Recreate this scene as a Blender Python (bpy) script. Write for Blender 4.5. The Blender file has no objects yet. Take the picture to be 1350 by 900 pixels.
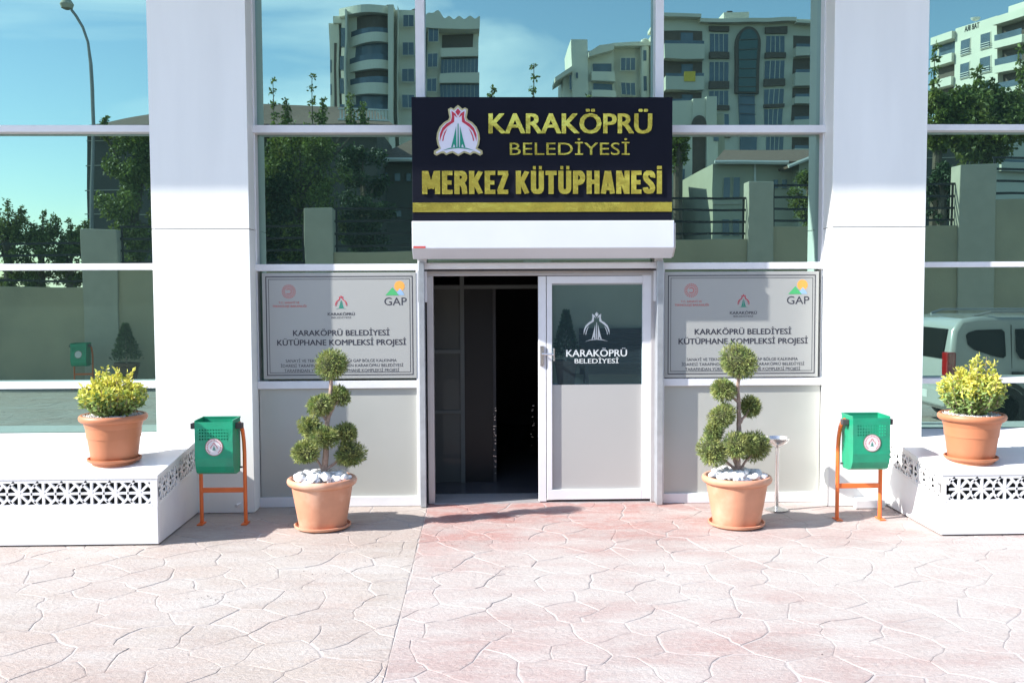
import bpy, bmesh, math, random
from mathutils import Vector, Matrix, noise
R_ = math.radians
random.seed(7)
SC = bpy.context.scene
COL = SC.collection

# ------------------------------------------------------------------ camera
F_PX, CAM = 1312.5, Vector((0.0, -9.05, 2.0))
YAW, PITCH, ROLL = R_(1.6), -math.atan(76 / 1312.5), R_(0.26)
fw = Vector((math.sin(YAW) * math.cos(PITCH), math.cos(YAW) * math.cos(PITCH), math.sin(PITCH)))
rt = Vector((math.cos(YAW), -math.sin(YAW), 0)); up = rt.cross(fw)
rt, up = rt * math.cos(ROLL) - up * math.sin(ROLL), up * math.cos(ROLL) + rt * math.sin(ROLL)
cam_d = bpy.data.cameras.new('camera'); cam = bpy.data.objects.new('camera', cam_d); COL.objects.link(cam)
cam_d.lens = 35.0; cam_d.sensor_width = 36.0; cam_d.clip_start = 0.05; cam_d.clip_end = 2000
m = Matrix.Identity(4)
for i in range(3):
    m[i][0], m[i][1], m[i][2], m[i][3] = rt[i], up[i], -fw[i], CAM[i]
cam.matrix_world = m
SC.camera = cam

# ------------------------------------------------------------------ light
SUN_EL, SUN_AZ = R_(34.5), R_(74)            # azimuth measured from the facade's outward normal towards the left
to_sun = Vector((-math.sin(SUN_AZ) * math.cos(SUN_EL), -math.cos(SUN_AZ) * math.cos(SUN_EL), math.sin(SUN_EL)))
sd = bpy.data.lights.new('sun', 'SUN'); sd.energy = 4.5; sd.angle = R_(0.6); sd.color = (1.0, 0.955, 0.90)
so = bpy.data.objects.new('sun', sd); COL.objects.link(so); so.location = (-10, -5, 12)
so.rotation_euler = to_sun.to_track_quat('Z', 'Y').to_euler()
W = bpy.data.worlds.new('World'); SC.world = W; W.use_nodes = True
nt = W.node_tree; nt.nodes.clear()
out = nt.nodes.new('ShaderNodeOutputWorld'); bg = nt.nodes.new('ShaderNodeBackground')
sky = nt.nodes.new('ShaderNodeTexSky'); sky.sky_type = 'NISHITA'; sky.sun_disc = False
sky.sun_elevation = SUN_EL; sky.sun_rotation = math.atan2(to_sun.x, to_sun.y)
sky.air_density = 1.0; sky.dust_density = 0.3; sky.ozone_density = 3.0
tc = nt.nodes.new('ShaderNodeTexCoord'); mp = nt.nodes.new('ShaderNodeMapping'); mp.inputs['Scale'].default_value = (1.0, 1.0, 3.2)
mp.inputs['Location'].default_value = (0.3, 0.25, 0.1)
cn = nt.nodes.new('ShaderNodeTexNoise'); cn.inputs['Scale'].default_value = 1.7; cn.inputs['Detail'].default_value = 9; cn.inputs['Roughness'].default_value = 0.55
cn.inputs['Distortion'].default_value = 0.7
cr = nt.nodes.new('ShaderNodeValToRGB'); cr.color_ramp.elements[0].position = 0.50; cr.color_ramp.elements[1].position = 0.78
mx = nt.nodes.new('ShaderNodeMix'); mx.data_type = 'RGBA'
mlt = nt.nodes.new('ShaderNodeMath'); mlt.operation = 'MULTIPLY'; mlt.inputs[1].default_value = 0.75
nt.links.new(tc.outputs['Generated'], mp.inputs['Vector']); nt.links.new(mp.outputs[0], cn.inputs['Vector'])
nt.links.new(cn.outputs['Fac'], cr.inputs[0]); nt.links.new(cr.outputs['Color'], mlt.inputs[0]); nt.links.new(mlt.outputs[0], mx.inputs['Factor'])
nt.links.new(sky.outputs[0], mx.inputs[6]); mx.inputs[7].default_value = (8.5, 8.9, 9.4, 1)
nt.links.new(mx.outputs[2], bg.inputs['Color']); bg.inputs['Strength'].default_value = 0.14
nt.links.new(bg.outputs[0], out.inputs[0])
SC.view_settings.view_transform = 'Standard'; SC.view_settings.look = 'None'
SC.view_settings.exposure = 1.16; SC.view_settings.gamma = 1.0
SC.cycles.caustics_reflective = False; SC.cycles.caustics_refractive = False
SC.cycles.max_bounces = 8; SC.cycles.sample_clamp_indirect = 6.0

# ------------------------------------------------------------------ measuring helpers (photo pixel -> point on a real plane)
def ray(px, py): return rt * ((px - 675) / F_PX) - up * ((py - 450) / F_PX) + fw
def at(px, py, y):
    d = ray(px, py); p = CAM + d * ((y - CAM.y) / d.y); return p.x, p.z
def ground(px, py, z=0.0):
    d = ray(px, py); p = CAM + d * ((z - CAM.z) / d.z); return p.x, p.y
def behind(px, py, dist):
    """a place seen mirrored in the glazing (mirror plane y=0), dist metres in front of the facade"""
    x, z = at(px, py, dist); return x, z

# ------------------------------------------------------------------ materials
def mat(name, col, rough=0.6, metal=0.0, var=0.08, scale=4.0, bump=0.0, bscale=60.0, island=0.0, col2=None, c2scale=None, c2pos=(0.45, 0.6), spec=0.5, stretch=None, coat=0.0, trans=0.0):
    M = bpy.data.materials.new(name); M.use_nodes = True; n = M.node_tree; b = n.nodes['Principled BSDF']
    b.inputs['Roughness'].default_value = rough; b.inputs['Metallic'].default_value = metal
    b.inputs['Specular IOR Level'].default_value = spec; b.inputs['Coat Weight'].default_value = coat
    geo = n.nodes.new('ShaderNodeNewGeometry'); vec = geo.outputs['Position']
    if stretch:
        mpp = n.nodes.new('ShaderNodeMapping'); mpp.inputs['Scale'].default_value = stretch; n.links.new(vec, mpp.inputs['Vector']); vec = mpp.outputs[0]
    base = n.nodes.new('ShaderNodeRGB'); base.outputs[0].default_value = (*col, 1); cur = base.outputs[0]
    if col2:
        t = n.nodes.new('ShaderNodeTexNoise'); t.inputs['Scale'].default_value = c2scale or scale; t.inputs['Detail'].default_value = 6; n.links.new(vec, t.inputs['Vector'])
        r = n.nodes.new('ShaderNodeValToRGB'); r.color_ramp.elements[0].position = c2pos[0]; r.color_ramp.elements[1].position = c2pos[1]; n.links.new(t.outputs['Fac'], r.inputs[0])
        x = n.nodes.new('ShaderNodeMix'); x.data_type = 'RGBA'; n.links.new(r.outputs[0], x.inputs['Factor']); n.links.new(cur, x.inputs[6]); x.inputs[7].default_value = (*col2, 1); cur = x.outputs[2]
    if island:
        h = n.nodes.new('ShaderNodeHueSaturation'); mr = n.nodes.new('ShaderNodeMapRange')
        mr.inputs['To Min'].default_value = 1 - island; mr.inputs['To Max'].default_value = 1 + island
        n.links.new(geo.outputs['Random Per Island'], mr.inputs['Value']); n.links.new(mr.outputs[0], h.inputs['Value']); n.links.new(cur, h.inputs['Color']); cur = h.outputs[0]
    if var:
        t = n.nodes.new('ShaderNodeTexNoise'); t.inputs['Scale'].default_value = scale; t.inputs['Detail'].default_value = 5; n.links.new(vec, t.inputs['Vector'])
        mr = n.nodes.new('ShaderNodeMapRange'); mr.inputs['From Min'].default_value = .3; mr.inputs['From Max'].default_value = .7
        mr.inputs['To Min'].default_value = 1 - var; mr.inputs['To Max'].default_value = 1 + var * .6
        n.links.new(t.outputs['Fac'], mr.inputs['Value'])
        h = n.nodes.new('ShaderNodeHueSaturation'); n.links.new(mr.outputs[0], h.inputs['Value']); n.links.new(cur, h.inputs['Color']); cur = h.outputs[0]
    n.links.new(cur, b.inputs['Base Color'])
    if bump:
        t = n.nodes.new('ShaderNodeTexNoise'); t.inputs['Scale'].default_value = bscale; t.inputs['Detail'].default_value = 4; n.links.new(geo.outputs['Position'], t.inputs['Vector'])
        bp = n.nodes.new('ShaderNodeBump'); bp.inputs['Strength'].default_value = 1.0; bp.inputs['Distance'].default_value = bump
        n.links.new(t.outputs['Fac'], bp.inputs['Height']); n.links.new(bp.outputs[0], b.inputs['Normal'])
    if trans:
        tl = n.nodes.new('ShaderNodeBsdfTranslucent'); n.links.new(cur, tl.inputs['Color']); ms = n.nodes.new('ShaderNodeMixShader'); ms.inputs[0].default_value = trans
        n.links.new(b.outputs[0], ms.inputs[1]); n.links.new(tl.outputs[0], ms.inputs[2]); n.links.new(ms.outputs[0], n.nodes['Material Output'].inputs['Surface'])
    return M

def mirror_glass(name, tint, dark=(0.012, 0.02, 0.018), refl=1.0, wave=0.0014, wscale=0.9, rough=0.0):
    M = bpy.data.materials.new(name); M.use_nodes = True; n = M.node_tree; n.nodes.remove(n.nodes['Principled BSDF'])
    g = n.nodes.new('ShaderNodeBsdfGlossy'); g.inputs['Color'].default_value = (*tint, 1); g.inputs['Roughness'].default_value = rough
    d = n.nodes.new('ShaderNodeBsdfDiffuse'); d.inputs['Color'].default_value = (*dark, 1)
    a = n.nodes.new('ShaderNodeAddShader'); n.links.new(g.outputs[0], a.inputs[0]); n.links.new(d.outputs[0], a.inputs[1])
    n.links.new(a.outputs[0], n.nodes['Material Output'].inputs['Surface'])
    geo = n.nodes.new('ShaderNodeNewGeometry'); oi = n.nodes.new('ShaderNodeObjectInfo')
    ad = n.nodes.new('ShaderNodeVectorMath'); ad.operation = 'ADD'; sc = n.nodes.new('ShaderNodeVectorMath'); sc.operation = 'SCALE'
    sc.inputs[0].default_value = (31, 17, 23); n.links.new(oi.outputs['Random'], sc.inputs['Scale'])
    n.links.new(geo.outputs['Position'], ad.inputs[0]); n.links.new(sc.outputs[0], ad.inputs[1])
    t = n.nodes.new('ShaderNodeTexNoise'); t.inputs['Scale'].default_value = wscale; t.inputs['Detail'].default_value = 1.5; n.links.new(ad.outputs[0], t.inputs['Vector'])
    bp = n.nodes.new('ShaderNodeBump'); bp.inputs['Distance'].default_value = wave; n.links.new(t.outputs['Fac'], bp.inputs['Height']); n.links.new(bp.outputs[0], g.inputs['Normal'])
    return M

M = {}
M['white'] = mat('white_composite_panel', (.85, .865, .845), .45, var=.045, scale=1.6, stretch=(2.5, 2.5, .35), bump=.0004, bscale=9)
M['marble'] = mat('white_marble_slab', (.76, .76, .76), .35, var=.06, scale=2.5, col2=(.70, .70, .72), c2scale=3, c2pos=(.5, .75))
M['alu'] = mat('white_aluminium_profile', (.76, .765, .785), .35, var=.04, scale=8)
M['alu_grey'] = mat('grey_aluminium_profile', (.52, .50, .50), .35, metal=.3, var=.06, scale=6)
M['steel'] = mat('bare_guide_rail_metal', (.52, .56, .60), .3, metal=.6, var=.12, scale=12)
M['gasket'] = mat('black_rubber_gasket', (.02, .02, .022), .6)
M['darkalu'] = mat('dark_interior_aluminium', (.15, .17, .165), .6, var=.05, spec=.1)
M['glass'] = mirror_glass('green_mirror_glazing', (.285, .425, .375))
M['doorglass'] = mirror_glass('teal_door_glazing', (.21, .34, .39), dark=(.018, .03, .035), wave=.0003)
M['inglass'] = mirror_glass('dark_inner_glazing', (.008, .009, .009), dark=(.10, .11, .105), wave=.0002)
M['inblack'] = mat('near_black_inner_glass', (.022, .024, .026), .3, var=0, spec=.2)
M['farglass'] = mat('far_window_glass', (.10, .14, .19), .15, var=.25, scale=.6)
M['frost'] = mat('grey_frosted_film', (.45, .46, .425), .32, var=.10, scale=.9, spec=.6)
M['doorfrost'] = mat('grey_door_film', (.43, .43, .415), .35, var=.03, scale=1)
M['board'] = mat('satin_grey_board', (.385, .395, .38), .28, var=.04, scale=.7)
M['ink'] = mat('dark_grey_print', (.035, .035, .05), .5, var=0)
M['navy'] = mat('navy_sign_panel', (.0075, .009, .017), .5, var=.1, spec=.12)
M['gold'] = mat('gold_mirror_lettering', (.98, .84, .16), .2, metal=.86, var=.15, scale=9, bump=.016, bscale=3)
M['goldedge'] = mat('pale_gold_edge', (.62, .55, .30), .3, metal=.6, var=.05)
M['logowhite'] = mat('logo_white', (.70, .70, .80), .5, var=0)
M['red'] = mat('logo_red', (.50, .03, .06), .5, var=0)
M['green'] = mat('logo_green', (.01, .27, .18), .5, var=0)
M['printred'] = mat('print_red', (.55, .09, .08), .5, var=0)
M['orange_ink'] = mat('print_orange', (.85, .38, .08), .5, var=0)
M['green_ink'] = mat('print_green', (.07, .42, .15), .5, var=0)
M['blue_ink'] = mat('print_blue', (.28, .45, .65), .5, var=0)
M['decal'] = mat('pale_door_decal', (.62, .66, .66), .5, var=0)
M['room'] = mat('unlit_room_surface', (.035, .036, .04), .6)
M['roomfloor'] = mat('dark_polished_floor', (.10, .10, .11), .18, var=.1, scale=2)
M['terra'] = mat('terracotta_clay', (.62, .30, .185), .6, var=.10, scale=7, bump=.0006, bscale=60, col2=(.68, .42, .30), c2scale=3.5, c2pos=(.48, .7))
M['terra2'] = mat('orange_plastic_pot', (.48, .18, .085), .5, var=.06, scale=8)
M['pebble'] = mat('white_pebble', (.80, .80, .80), .55, var=.10, scale=30, bump=.003, bscale=60)
M['gravel'] = mat('pale_gravel', (.62, .60, .58), .8, var=.2, scale=60, island=.35)
M['soil'] = mat('potting_soil', (.06, .05, .045), .9, var=.2)
M['bark'] = mat('juniper_bark', (.40, .29, .24), .85, var=.3, scale=30, bump=.004, bscale=70)
M['needle'] = mat('conifer_foliage', (.37, .40, .13), .6, island=.5, var=.35, scale=14, col2=(.20, .29, .09), c2scale=16, c2pos=(.4, .62), trans=.2)
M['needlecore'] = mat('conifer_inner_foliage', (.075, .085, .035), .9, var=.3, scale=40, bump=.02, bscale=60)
M['yleaf'] = mat('golden_leaf', (.76, .70, .13), .45, island=.25, var=.2, scale=22, col2=(.50, .58, .12), c2scale=14, c2pos=(.45, .6), trans=.3)
M['gleaf'] = mat('fresh_green_leaf', (.27, .40, .13), .45, island=.35, var=.25, scale=22, col2=(.46, .54, .18), c2scale=18, c2pos=(.5, .62), trans=.3)
M['bin'] = mat('green_painted_steel', (.012, .31, .165), .38, var=.12, scale=9, col2=(.025, .255, .15), c2scale=6, c2pos=(.5, .7), spec=.5)
M['binorange'] = mat('orange_painted_steel', (.80, .17, .035), .4, var=.10, scale=10)
M['rubber'] = mat('grey_plastic_cap', (.07, .06, .06), .6)
M['sticker'] = mat('sticker_white', (.72, .68, .68), .5, var=0)
M['stickerring'] = mat('sticker_ring', (.30, .14, .13), .5, var=0)
M['chrome'] = mat('brushed_stainless', (.68, .67, .66), .22, metal=.9, var=.05)
M['creamwall'] = mat('cream_rendered_wall', (.44, .385, .26), .85, var=.12, scale=.8, bump=.004, bscale=30, col2=(.34, .31, .22), c2scale=.6, c2pos=(.5, .7))
M['creamtop'] = mat('cream_wall_coping', (.46, .43, .34), .8, var=.08)
M['iron'] = mat('black_painted_iron', (.015, .015, .016), .5)
M['tower'] = mat('pale_tower_render', (.70, .67, .57), .8, var=.08, scale=.3)
M['tower2'] = mat('cream_apartment_render', (.60, .59, .50), .8, var=.06, scale=.3)
M['towerwhite'] = mat('white_apartment_render', (.74, .72, .62), .8, var=.06, scale=.3)
M['brown'] = mat('brown_cladding', (.11, .085, .07), .7, var=.1)
M['roof'] = mat('brown_roof_tiles', (.19, .13, .10), .85, var=.25, scale=6)
M['housecream'] = mat('house_render', (.43, .42, .32), .85, var=.08, scale=.5)
M['housedark'] = mat('dark_house_render', (.10, .095, .08), .85, var=.1, scale=.5)
M['gutter'] = mat('pale_gutter', (.70, .70, .66), .5)
M['treeleaf'] = mat('street_tree_leaf', (.17, .22, .05), .55, island=.5, var=.3, scale=2, col2=(.20, .22, .04), c2scale=1.6, c2pos=(.52, .7), trans=.3)
M['darkleaf'] = mat('dark_tree_leaf', (.05, .09, .03), .55, island=.5, var=.3, scale=2, trans=.25)
M['treebark'] = mat('street_tree_bark', (.14, .11, .08), .9, var=.2, scale=6, bump=.01, bscale=20)
M['van'] = mat('white_van_paint', (.44, .46, .45), .25, var=.02, coat=.8)
M['vanglass'] = mat('dark_van_glass', (.01, .012, .013), .1, var=0, spec=.25)
M['tyre'] = mat('black_tyre', (.02, .02, .02), .85)
M['rim'] = mat('grey_wheel_rim', (.35, .35, .36), .4, metal=.5)
M['taillight'] = mat('red_tail_light', (.35, .01, .01), .15, var=0, coat=1)
M['blacktrim'] = mat('black_plastic_trim', (.03, .03, .03), .6)
M['asphalt'] = mat('grey_asphalt', (.07, .07, .07), .9, var=.2, scale=2, bump=.004, bscale=90)
M['mortar'] = mat('whitish_joint_dust', (.455, .42, .405), .9, var=.22, scale=5)
M['lattice'] = mat('white_lattice_plaster', (.78, .78, .78), .5, var=.03)
M['void'] = mat('dark_vent_void', (.03, .035, .035), .9)
M['darkpot'] = mat('brown_glazed_pot', (.10, .05, .035), .4)
M['wood'] = mat('dark_stained_bench_wood', (.05, .04, .035), .6, var=.2, scale=6)
M['lamp'] = mat('grey_galvanised_pole', (.28, .28, .27), .5, metal=.4)
M['pipe'] = mat('white_pvc', (.7, .7, .7), .4)
M['yellowcloth'] = mat('yellow_cloth', (.75, .55, .08), .8)

def stone_material():
    Mt = bpy.data.materials.new('stamped_stone_surface'); Mt.use_nodes = True; n = Mt.node_tree; b = n.nodes['Principled BSDF']; L = n.links.new
    b.inputs['Roughness'].default_value = .72; b.inputs['Specular IOR Level'].default_value = .35
    geo = n.nodes.new('ShaderNodeNewGeometry'); sep = n.nodes.new('ShaderNodeSeparateXYZ'); L(geo.outputs['Position'], sep.inputs[0])
    def noise_(scale, detail, stretch=(1, 1, 1), loc=(0, 0, 0), rough=.55):
        mpn = n.nodes.new('ShaderNodeMapping'); mpn.inputs['Scale'].default_value = stretch; mpn.inputs['Location'].default_value = loc; L(geo.outputs['Position'], mpn.inputs['Vector'])
        t = n.nodes.new('ShaderNodeTexNoise'); t.inputs['Scale'].default_value = scale; t.inputs['Detail'].default_value = detail; t.inputs['Roughness'].default_value = rough; L(mpn.outputs[0], t.inputs['Vector']); return t.outputs['Fac']
    def rng(sock, a, b_, c=0., d=1.):
        r = n.nodes.new('ShaderNodeMapRange'); r.inputs['From Min'].default_value = a; r.inputs['From Max'].default_value = b_; r.inputs['To Min'].default_value = c; r.inputs['To Max'].default_value = d
        L(sock, r.inputs['Value']); return r.outputs[0]
    def mth(op, a, b_):
        x = n.nodes.new('ShaderNodeMath'); x.operation = op; x.use_clamp = op != 'SUBTRACT'
        for i, v in enumerate((a, b_)):
            if isinstance(v, (int, float)): x.inputs[i].default_value = v
            else: L(v, x.inputs[i])
        return x.outputs[0]
    def mix(f, a, b_):
        x = n.nodes.new('ShaderNodeMix'); x.data_type = 'RGBA'; L(f, x.inputs['Factor'])
        for i, v in ((6, a), (7, b_)):
            if isinstance(v, tuple): x.inputs[i].default_value = (*v, 1)
            else: L(v, x.inputs[i])
        return x.outputs[2]
    # beige on the left of the control joint, rose red on its right, strongest worn-in colour by the door
    right = rng(sep.outputs['X'], -.53, -.51)
    door = mth('MULTIPLY', rng(sep.outputs['Y'], -2.2, -.7), rng(sep.outputs['X'], 2.7, 1.2))
    c_left = mix(rng(noise_(1.1, 4), .4, .65), (.405, .35, .31), (.40, .322, .288))
    c_right = mix(rng(noise_(1.6, 5, loc=(4, 2, 0)), .38, .62), (.39, .285, .265), (.40, .32, .30))
    col = mix(right, c_left, c_right)
    redf = mth('MULTIPLY', mth('MULTIPLY', door, right), rng(noise_(2.6, 5, (1, 1.6, 1), (9, 1, 0)), .36, .56))
    col = mix(redf, col, (.40, .20, .175))
    oi = n.nodes.new('ShaderNodeObjectInfo'); h = n.nodes.new('ShaderNodeHueSaturation'); L(rng(oi.outputs['Random'], 0, 1, .93, 1.05), h.inputs['Value']); L(col, h.inputs['Color']); col = h.outputs[0]
    # salt bloom and traffic wear, long streaks along the facade
    streak = noise_(1.0, 9, (.9, 2.6, 1), (3, 7, 0), .68)
    bandm = mth('MULTIPLY', rng(sep.outputs['Y'], -3.9, -2.6, 0, .13), 1.0); band2 = rng(sep.outputs['Y'], -1.9, -1.3, 0, -.16)
    xb = rng(sep.outputs['X'], -.8, 2.6, 0, .10)
    add = n.nodes.new('ShaderNodeMath'); add.operation = 'ADD'; L(streak, add.inputs[0]); L(bandm, add.inputs[1])
    add2 = n.nodes.new('ShaderNodeMath'); add2.operation = 'ADD'; L(add.outputs[0], add2.inputs[0]); L(band2, add2.inputs[1])
    add3 = n.nodes.new('ShaderNodeMath'); add3.operation = 'ADD'; L(add2.outputs[0], add3.inputs[0]); L(xb, add3.inputs[1])
    col = mix(rng(add3.outputs[0], .46, .74, 0, .85), col, (.475, .45, .425))
    fine = noise_(14, 8, (1, 2.5, 1), (0, 0, 0), .7)
    col = mix(rng(fine, .52, .70, 0, .75), col, (.50, .475, .45))
    grime = noise_(7, 8, (1, 2, 1), (5, 5, 0), .7)
    col = mix(rng(grime, .54, .74, 0, .42), col, (.27, .225, .21))
    L(col, b.inputs['Base Color'])
    bp = n.nodes.new('ShaderNodeBump'); bp.inputs['Distance'].default_value = .010; L(noise_(26, 9, (1, 1.6, 1), rough=.65), bp.inputs['Height']); L(bp.outputs[0], b.inputs['Normal'])
    return Mt
M['stone'] = stone_material()

# ------------------------------------------------------------------ object helpers
BASE = {}
def thing(name, label, cat, loc=(0, 0, 0), group=None):
    o = bpy.data.objects.new(name, None); COL.objects.link(o); o.location = loc; o.empty_display_size = .2
    o['label'] = label; o['category'] = cat
    if group: o['group'] = group
    BASE[o.name] = Vector(loc); return o
def tag(o, label, cat, group=None):
    o['label'] = label; o['category'] = cat
    if group: o['group'] = group
    return o
def link_mesh(name, me, m_, parent=None, loc=None):
    o = bpy.data.objects.new(name, me); COL.objects.link(o)
    if m_ is not None:
        me.materials.clear(); me.materials.append(m_)
    if parent is not None: o.parent = parent; BASE[o.name] = BASE[parent.name]
    else: BASE[o.name] = Vector(loc) if loc is not None else Vector((0, 0, 0)); o.location = BASE[o.name]
    return o

class MB:
    def __init__(s): s.v = []; s.f = []
    def add(s, vs, fs):
        k = len(s.v); s.v += [tuple(v) for v in vs]; s.f += [tuple(i + k for i in f) for f in fs]; return s
    def box(s, x0, x1, y0, y1, z0, z1):
        if x0 > x1: x0, x1 = x1, x0
        if y0 > y1: y0, y1 = y1, y0
        if z0 > z1: z0, z1 = z1, z0
        return s.add([(x0, y0, z0), (x1, y0, z0), (x1, y1, z0), (x0, y1, z0), (x0, y0, z1), (x1, y0, z1), (x1, y1, z1), (x0, y1, z1)],
                     [(3, 2, 1, 0), (4, 5, 6, 7), (0, 1, 5, 4), (1, 2, 6, 5), (2, 3, 7, 6), (3, 0, 4, 7)])
    def prism_y(s, poly, y0, y1):          # poly of (x,z), counter-clockwise seen from -y
        n = len(poly); vs = [(x, y0, z) for x, z in poly] + [(x, y1, z) for x, z in poly]
        return s.add(vs, [tuple(range(n)), tuple(range(2 * n - 1, n - 1, -1))] + [(i, i + n, (i + 1) % n + n, (i + 1) % n) for i in range(n)])
    def prism_x(s, poly, x0, x1):          # poly of (y,z)
        n = len(poly); vs = [(x0, y, z) for y, z in poly] + [(x1, y, z) for y, z in poly]
        return s.add(vs, [tuple(range(n)), tuple(range(2 * n - 1, n - 1, -1))] + [(i, i + n, (i + 1) % n + n, (i + 1) % n) for i in range(n)])
    def prism_z(s, poly, z0, z1):          # poly of (x,y)
        n = len(poly); vs = [(x, y, z0) for x, y in poly] + [(x, y, z1) for x, y in poly]
        return s.add(vs, [tuple(range(n - 1, -1, -1)), tuple(range(n, 2 * n))] + [(i, (i + 1) % n, (i + 1) % n + n, i + n) for i in range(n)])
    def lathe(s, prof, cx, cy, n=40, cap=True):
        vs = [(cx + r * math.cos(2 * math.pi * k / n), cy + r * math.sin(2 * math.pi * k / n), z) for r, z in prof for k in range(n)]
        fs = [(i * n + k, i * n + (k + 1) % n, (i + 1) * n + (k + 1) % n, (i + 1) * n + k) for i in range(len(prof) - 1) for k in range(n)]
        if cap: fs += [tuple(range(n - 1, -1, -1)), tuple(range((len(prof) - 1) * n, len(prof) * n))]
        return s.add(vs, fs)
    def tube(s, path, rad, n=8, sx=1.0):
        path = [Vector(p) for p in path]
        if not isinstance(rad, (list, tuple)): rad = [rad] * len(path)
        vs = []; prev = None
        for i, p in enumerate(path):
            d = (path[min(i + 1, len(path) - 1)] - path[max(i - 1, 0)]).normalized()
            a = d.cross(Vector((0, 0, 1))) if prev is None else prev - d * prev.dot(d)
            if a.length < 1e-4: a = d.cross(Vector((0, 1, 0)))
            a.normalize(); prev = a; b = d.cross(a)
            for k in range(n):
                t = 2 * math.pi * k / n; vs.append(p + (a * math.cos(t) * sx + b * math.sin(t)) * rad[i])
        fs = [(i * n + k, i * n + (k + 1) % n, (i + 1) * n + (k + 1) % n, (i + 1) * n + k) for i in range(len(path) - 1) for k in range(n)]
        fs += [tuple(range(n - 1, -1, -1)), tuple(range((len(path) - 1) * n, len(path) * n))]
        return s.add(vs, fs)
    def build(s, name, m_, parent=None, loc=None, bevel=0, smooth=False, xf=None):
        base = BASE[parent.name] if parent is not None else Vector(loc if loc is not None else (0, 0, 0))
        vs = [Vector(v) - base for v in s.v] if xf is None else [xf @ Vector(v) - base for v in s.v]
        me = bpy.data.meshes.new(name); me.from_pydata([tuple(v) for v in vs], [], s.f); me.update()
        bm = bmesh.new(); bm.from_mesh(me); bmesh.ops.recalc_face_normals(bm, faces=bm.faces); bm.to_mesh(me); bm.free()
        if smooth:
            for p in me.polygons: p.use_smooth = True
            try: me.set_sharp_from_angle(angle=R_(38))
            except Exception: pass
        o = link_mesh(name, me, m_, parent, loc)
        if bevel:
            bv = o.modifiers.new('bevel', 'BEVEL'); bv.width = bevel; bv.segments = 2; bv.limit_method = 'ANGLE'; bv.angle_limit = R_(40)
        return o
def raw(name, vs, fs, m_, parent=None, loc=None, base=None):
    b = BASE[parent.name] if parent is not None else Vector(loc if loc is not None else (0, 0, 0))
    me = bpy.data.meshes.new(name); me.from_pydata([(x - b.x, y - b.y, z - b.z) for x, y, z in vs], [], fs); me.update()
    return link_mesh(name, me, m_, parent, loc)

# ---- lettering
def _font_mesh(body, offset):
    cu = bpy.data.curves.new('t', 'FONT'); cu.body = body; cu.offset = offset; cu.resolution_u = 3; cu.fill_mode = 'FRONT'
    o = bpy.data.objects.new('t', cu); COL.objects.link(o); bpy.context.view_layer.update()
    me = o.evaluated_get(bpy.context.evaluated_depsgraph_get()).to_mesh()
    vs = [(v.co.x, v.co.y) for v in me.vertices]; fs = [tuple(p.vertices) for p in me.polygons]
    o.evaluated_get(bpy.context.evaluated_depsgraph_get()).to_mesh_clear(); bpy.data.objects.remove(o); bpy.data.curves.remove(cu)
    return vs, fs
_hv, _ = _font_mesh('H', 0); CAP = max(v[1] for v in _hv)
def text(name, body, x0, x1, z0, z1, y, m_, parent, weight=0.0, thick=0.0, flip=False):
    """body fills x0..x1, baseline z0, capital height up to z1, facing -y (or +y with flip)"""
    vs, fs = _font_mesh(body, 0); mn = min(v[0] for v in vs); mxx = max(v[0] for v in vs)
    sx = (x1 - x0) / (mxx - mn); sz = (z1 - z0) / CAP
    P = [((x0 + (v[0] - mn) * sx) if not flip else (x1 - (v[0] - mn) * sx), y, z0 + v[1] * sz) for v in vs]
    if weight > 0:                             # heavier strokes: shifted copies, each a hair proud of the last
        P0, F0 = list(P), list(fs)
        for q, (ddx, ddz) in enumerate(((-.9, .3), (.9, -.3), (-.9, -.3), (.9, .3))):
            k_ = len(P); P += [(p[0] + ddx * weight * sx, p[1] - .00006 * (q + 1), p[2] + ddz * weight * sz) for p in P0]; fs = fs + [tuple(i + k_ for i in f) for f in F0]
    if thick:
        n = len(P); bmv = P + [(p[0], p[1] + thick, p[2]) for p in P]
        ed = {}
        for f in fs:
            for a, b in zip(f, f[1:] + f[:1]): ed[(a, b)] = ed.get((a, b), 0) + 1
        side = [(b, a, a + n, b + n) for (a, b) in ed if (b, a) not in ed]
        P, fs = bmv, fs + side
    return raw(name, P, fs, m_, parent)

# ---- emblem (pomegranate with a tower), drawn in units of its height
def _n(pts): return [((x - 400) / 705, (800 - y) / 705) for x, y in pts]
def _mir(pts): return [(-x, y) for x, y in reversed(pts)]
LH = _n([(400, 95), (435, 122), (460, 148), (498, 128), (540, 152), (532, 210), (520, 265), (538, 300), (600, 335), (660, 398), (695, 480), (705, 560), (692, 640), (668, 688), (738, 728), (742, 772), (705, 795), (640, 762), (605, 762), (570, 788), (530, 770), (480, 755), (440, 778), (400, 800)])
LOGO_OUT = LH + _mir(LH)[1:-1]
LI = _n([(400, 128), (425, 152), (455, 176), (492, 152), (512, 165), (505, 215), (495, 268), (512, 315), (580, 352), (635, 410), (668, 485), (677, 560), (665, 635), (640, 700), (712, 745), (708, 768), (640, 738), (600, 735), (565, 762), (530, 745), (480, 730), (440, 752), (400, 772)])
LOGO_IN = LI + _mir(LI)[1:-1]
RB = _n([(490, 178), (484, 260), (500, 318), (560, 352), (620, 412), (655, 500), (658, 600), (640, 540), (606, 455), (556, 400), (500, 358), (455, 330), (452, 262), (458, 236), (408, 272), (438, 214)])
LOGO_RED = [RB, _mir(RB), _n([(400, 143), (362, 190), (400, 245), (438, 190)])]
TA = _n([(548, 415), (590, 470), (612, 530), (624, 592), (608, 592), (598, 535), (575, 475)])
LOGO_RED2 = [TA, _mir(TA)]
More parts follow.
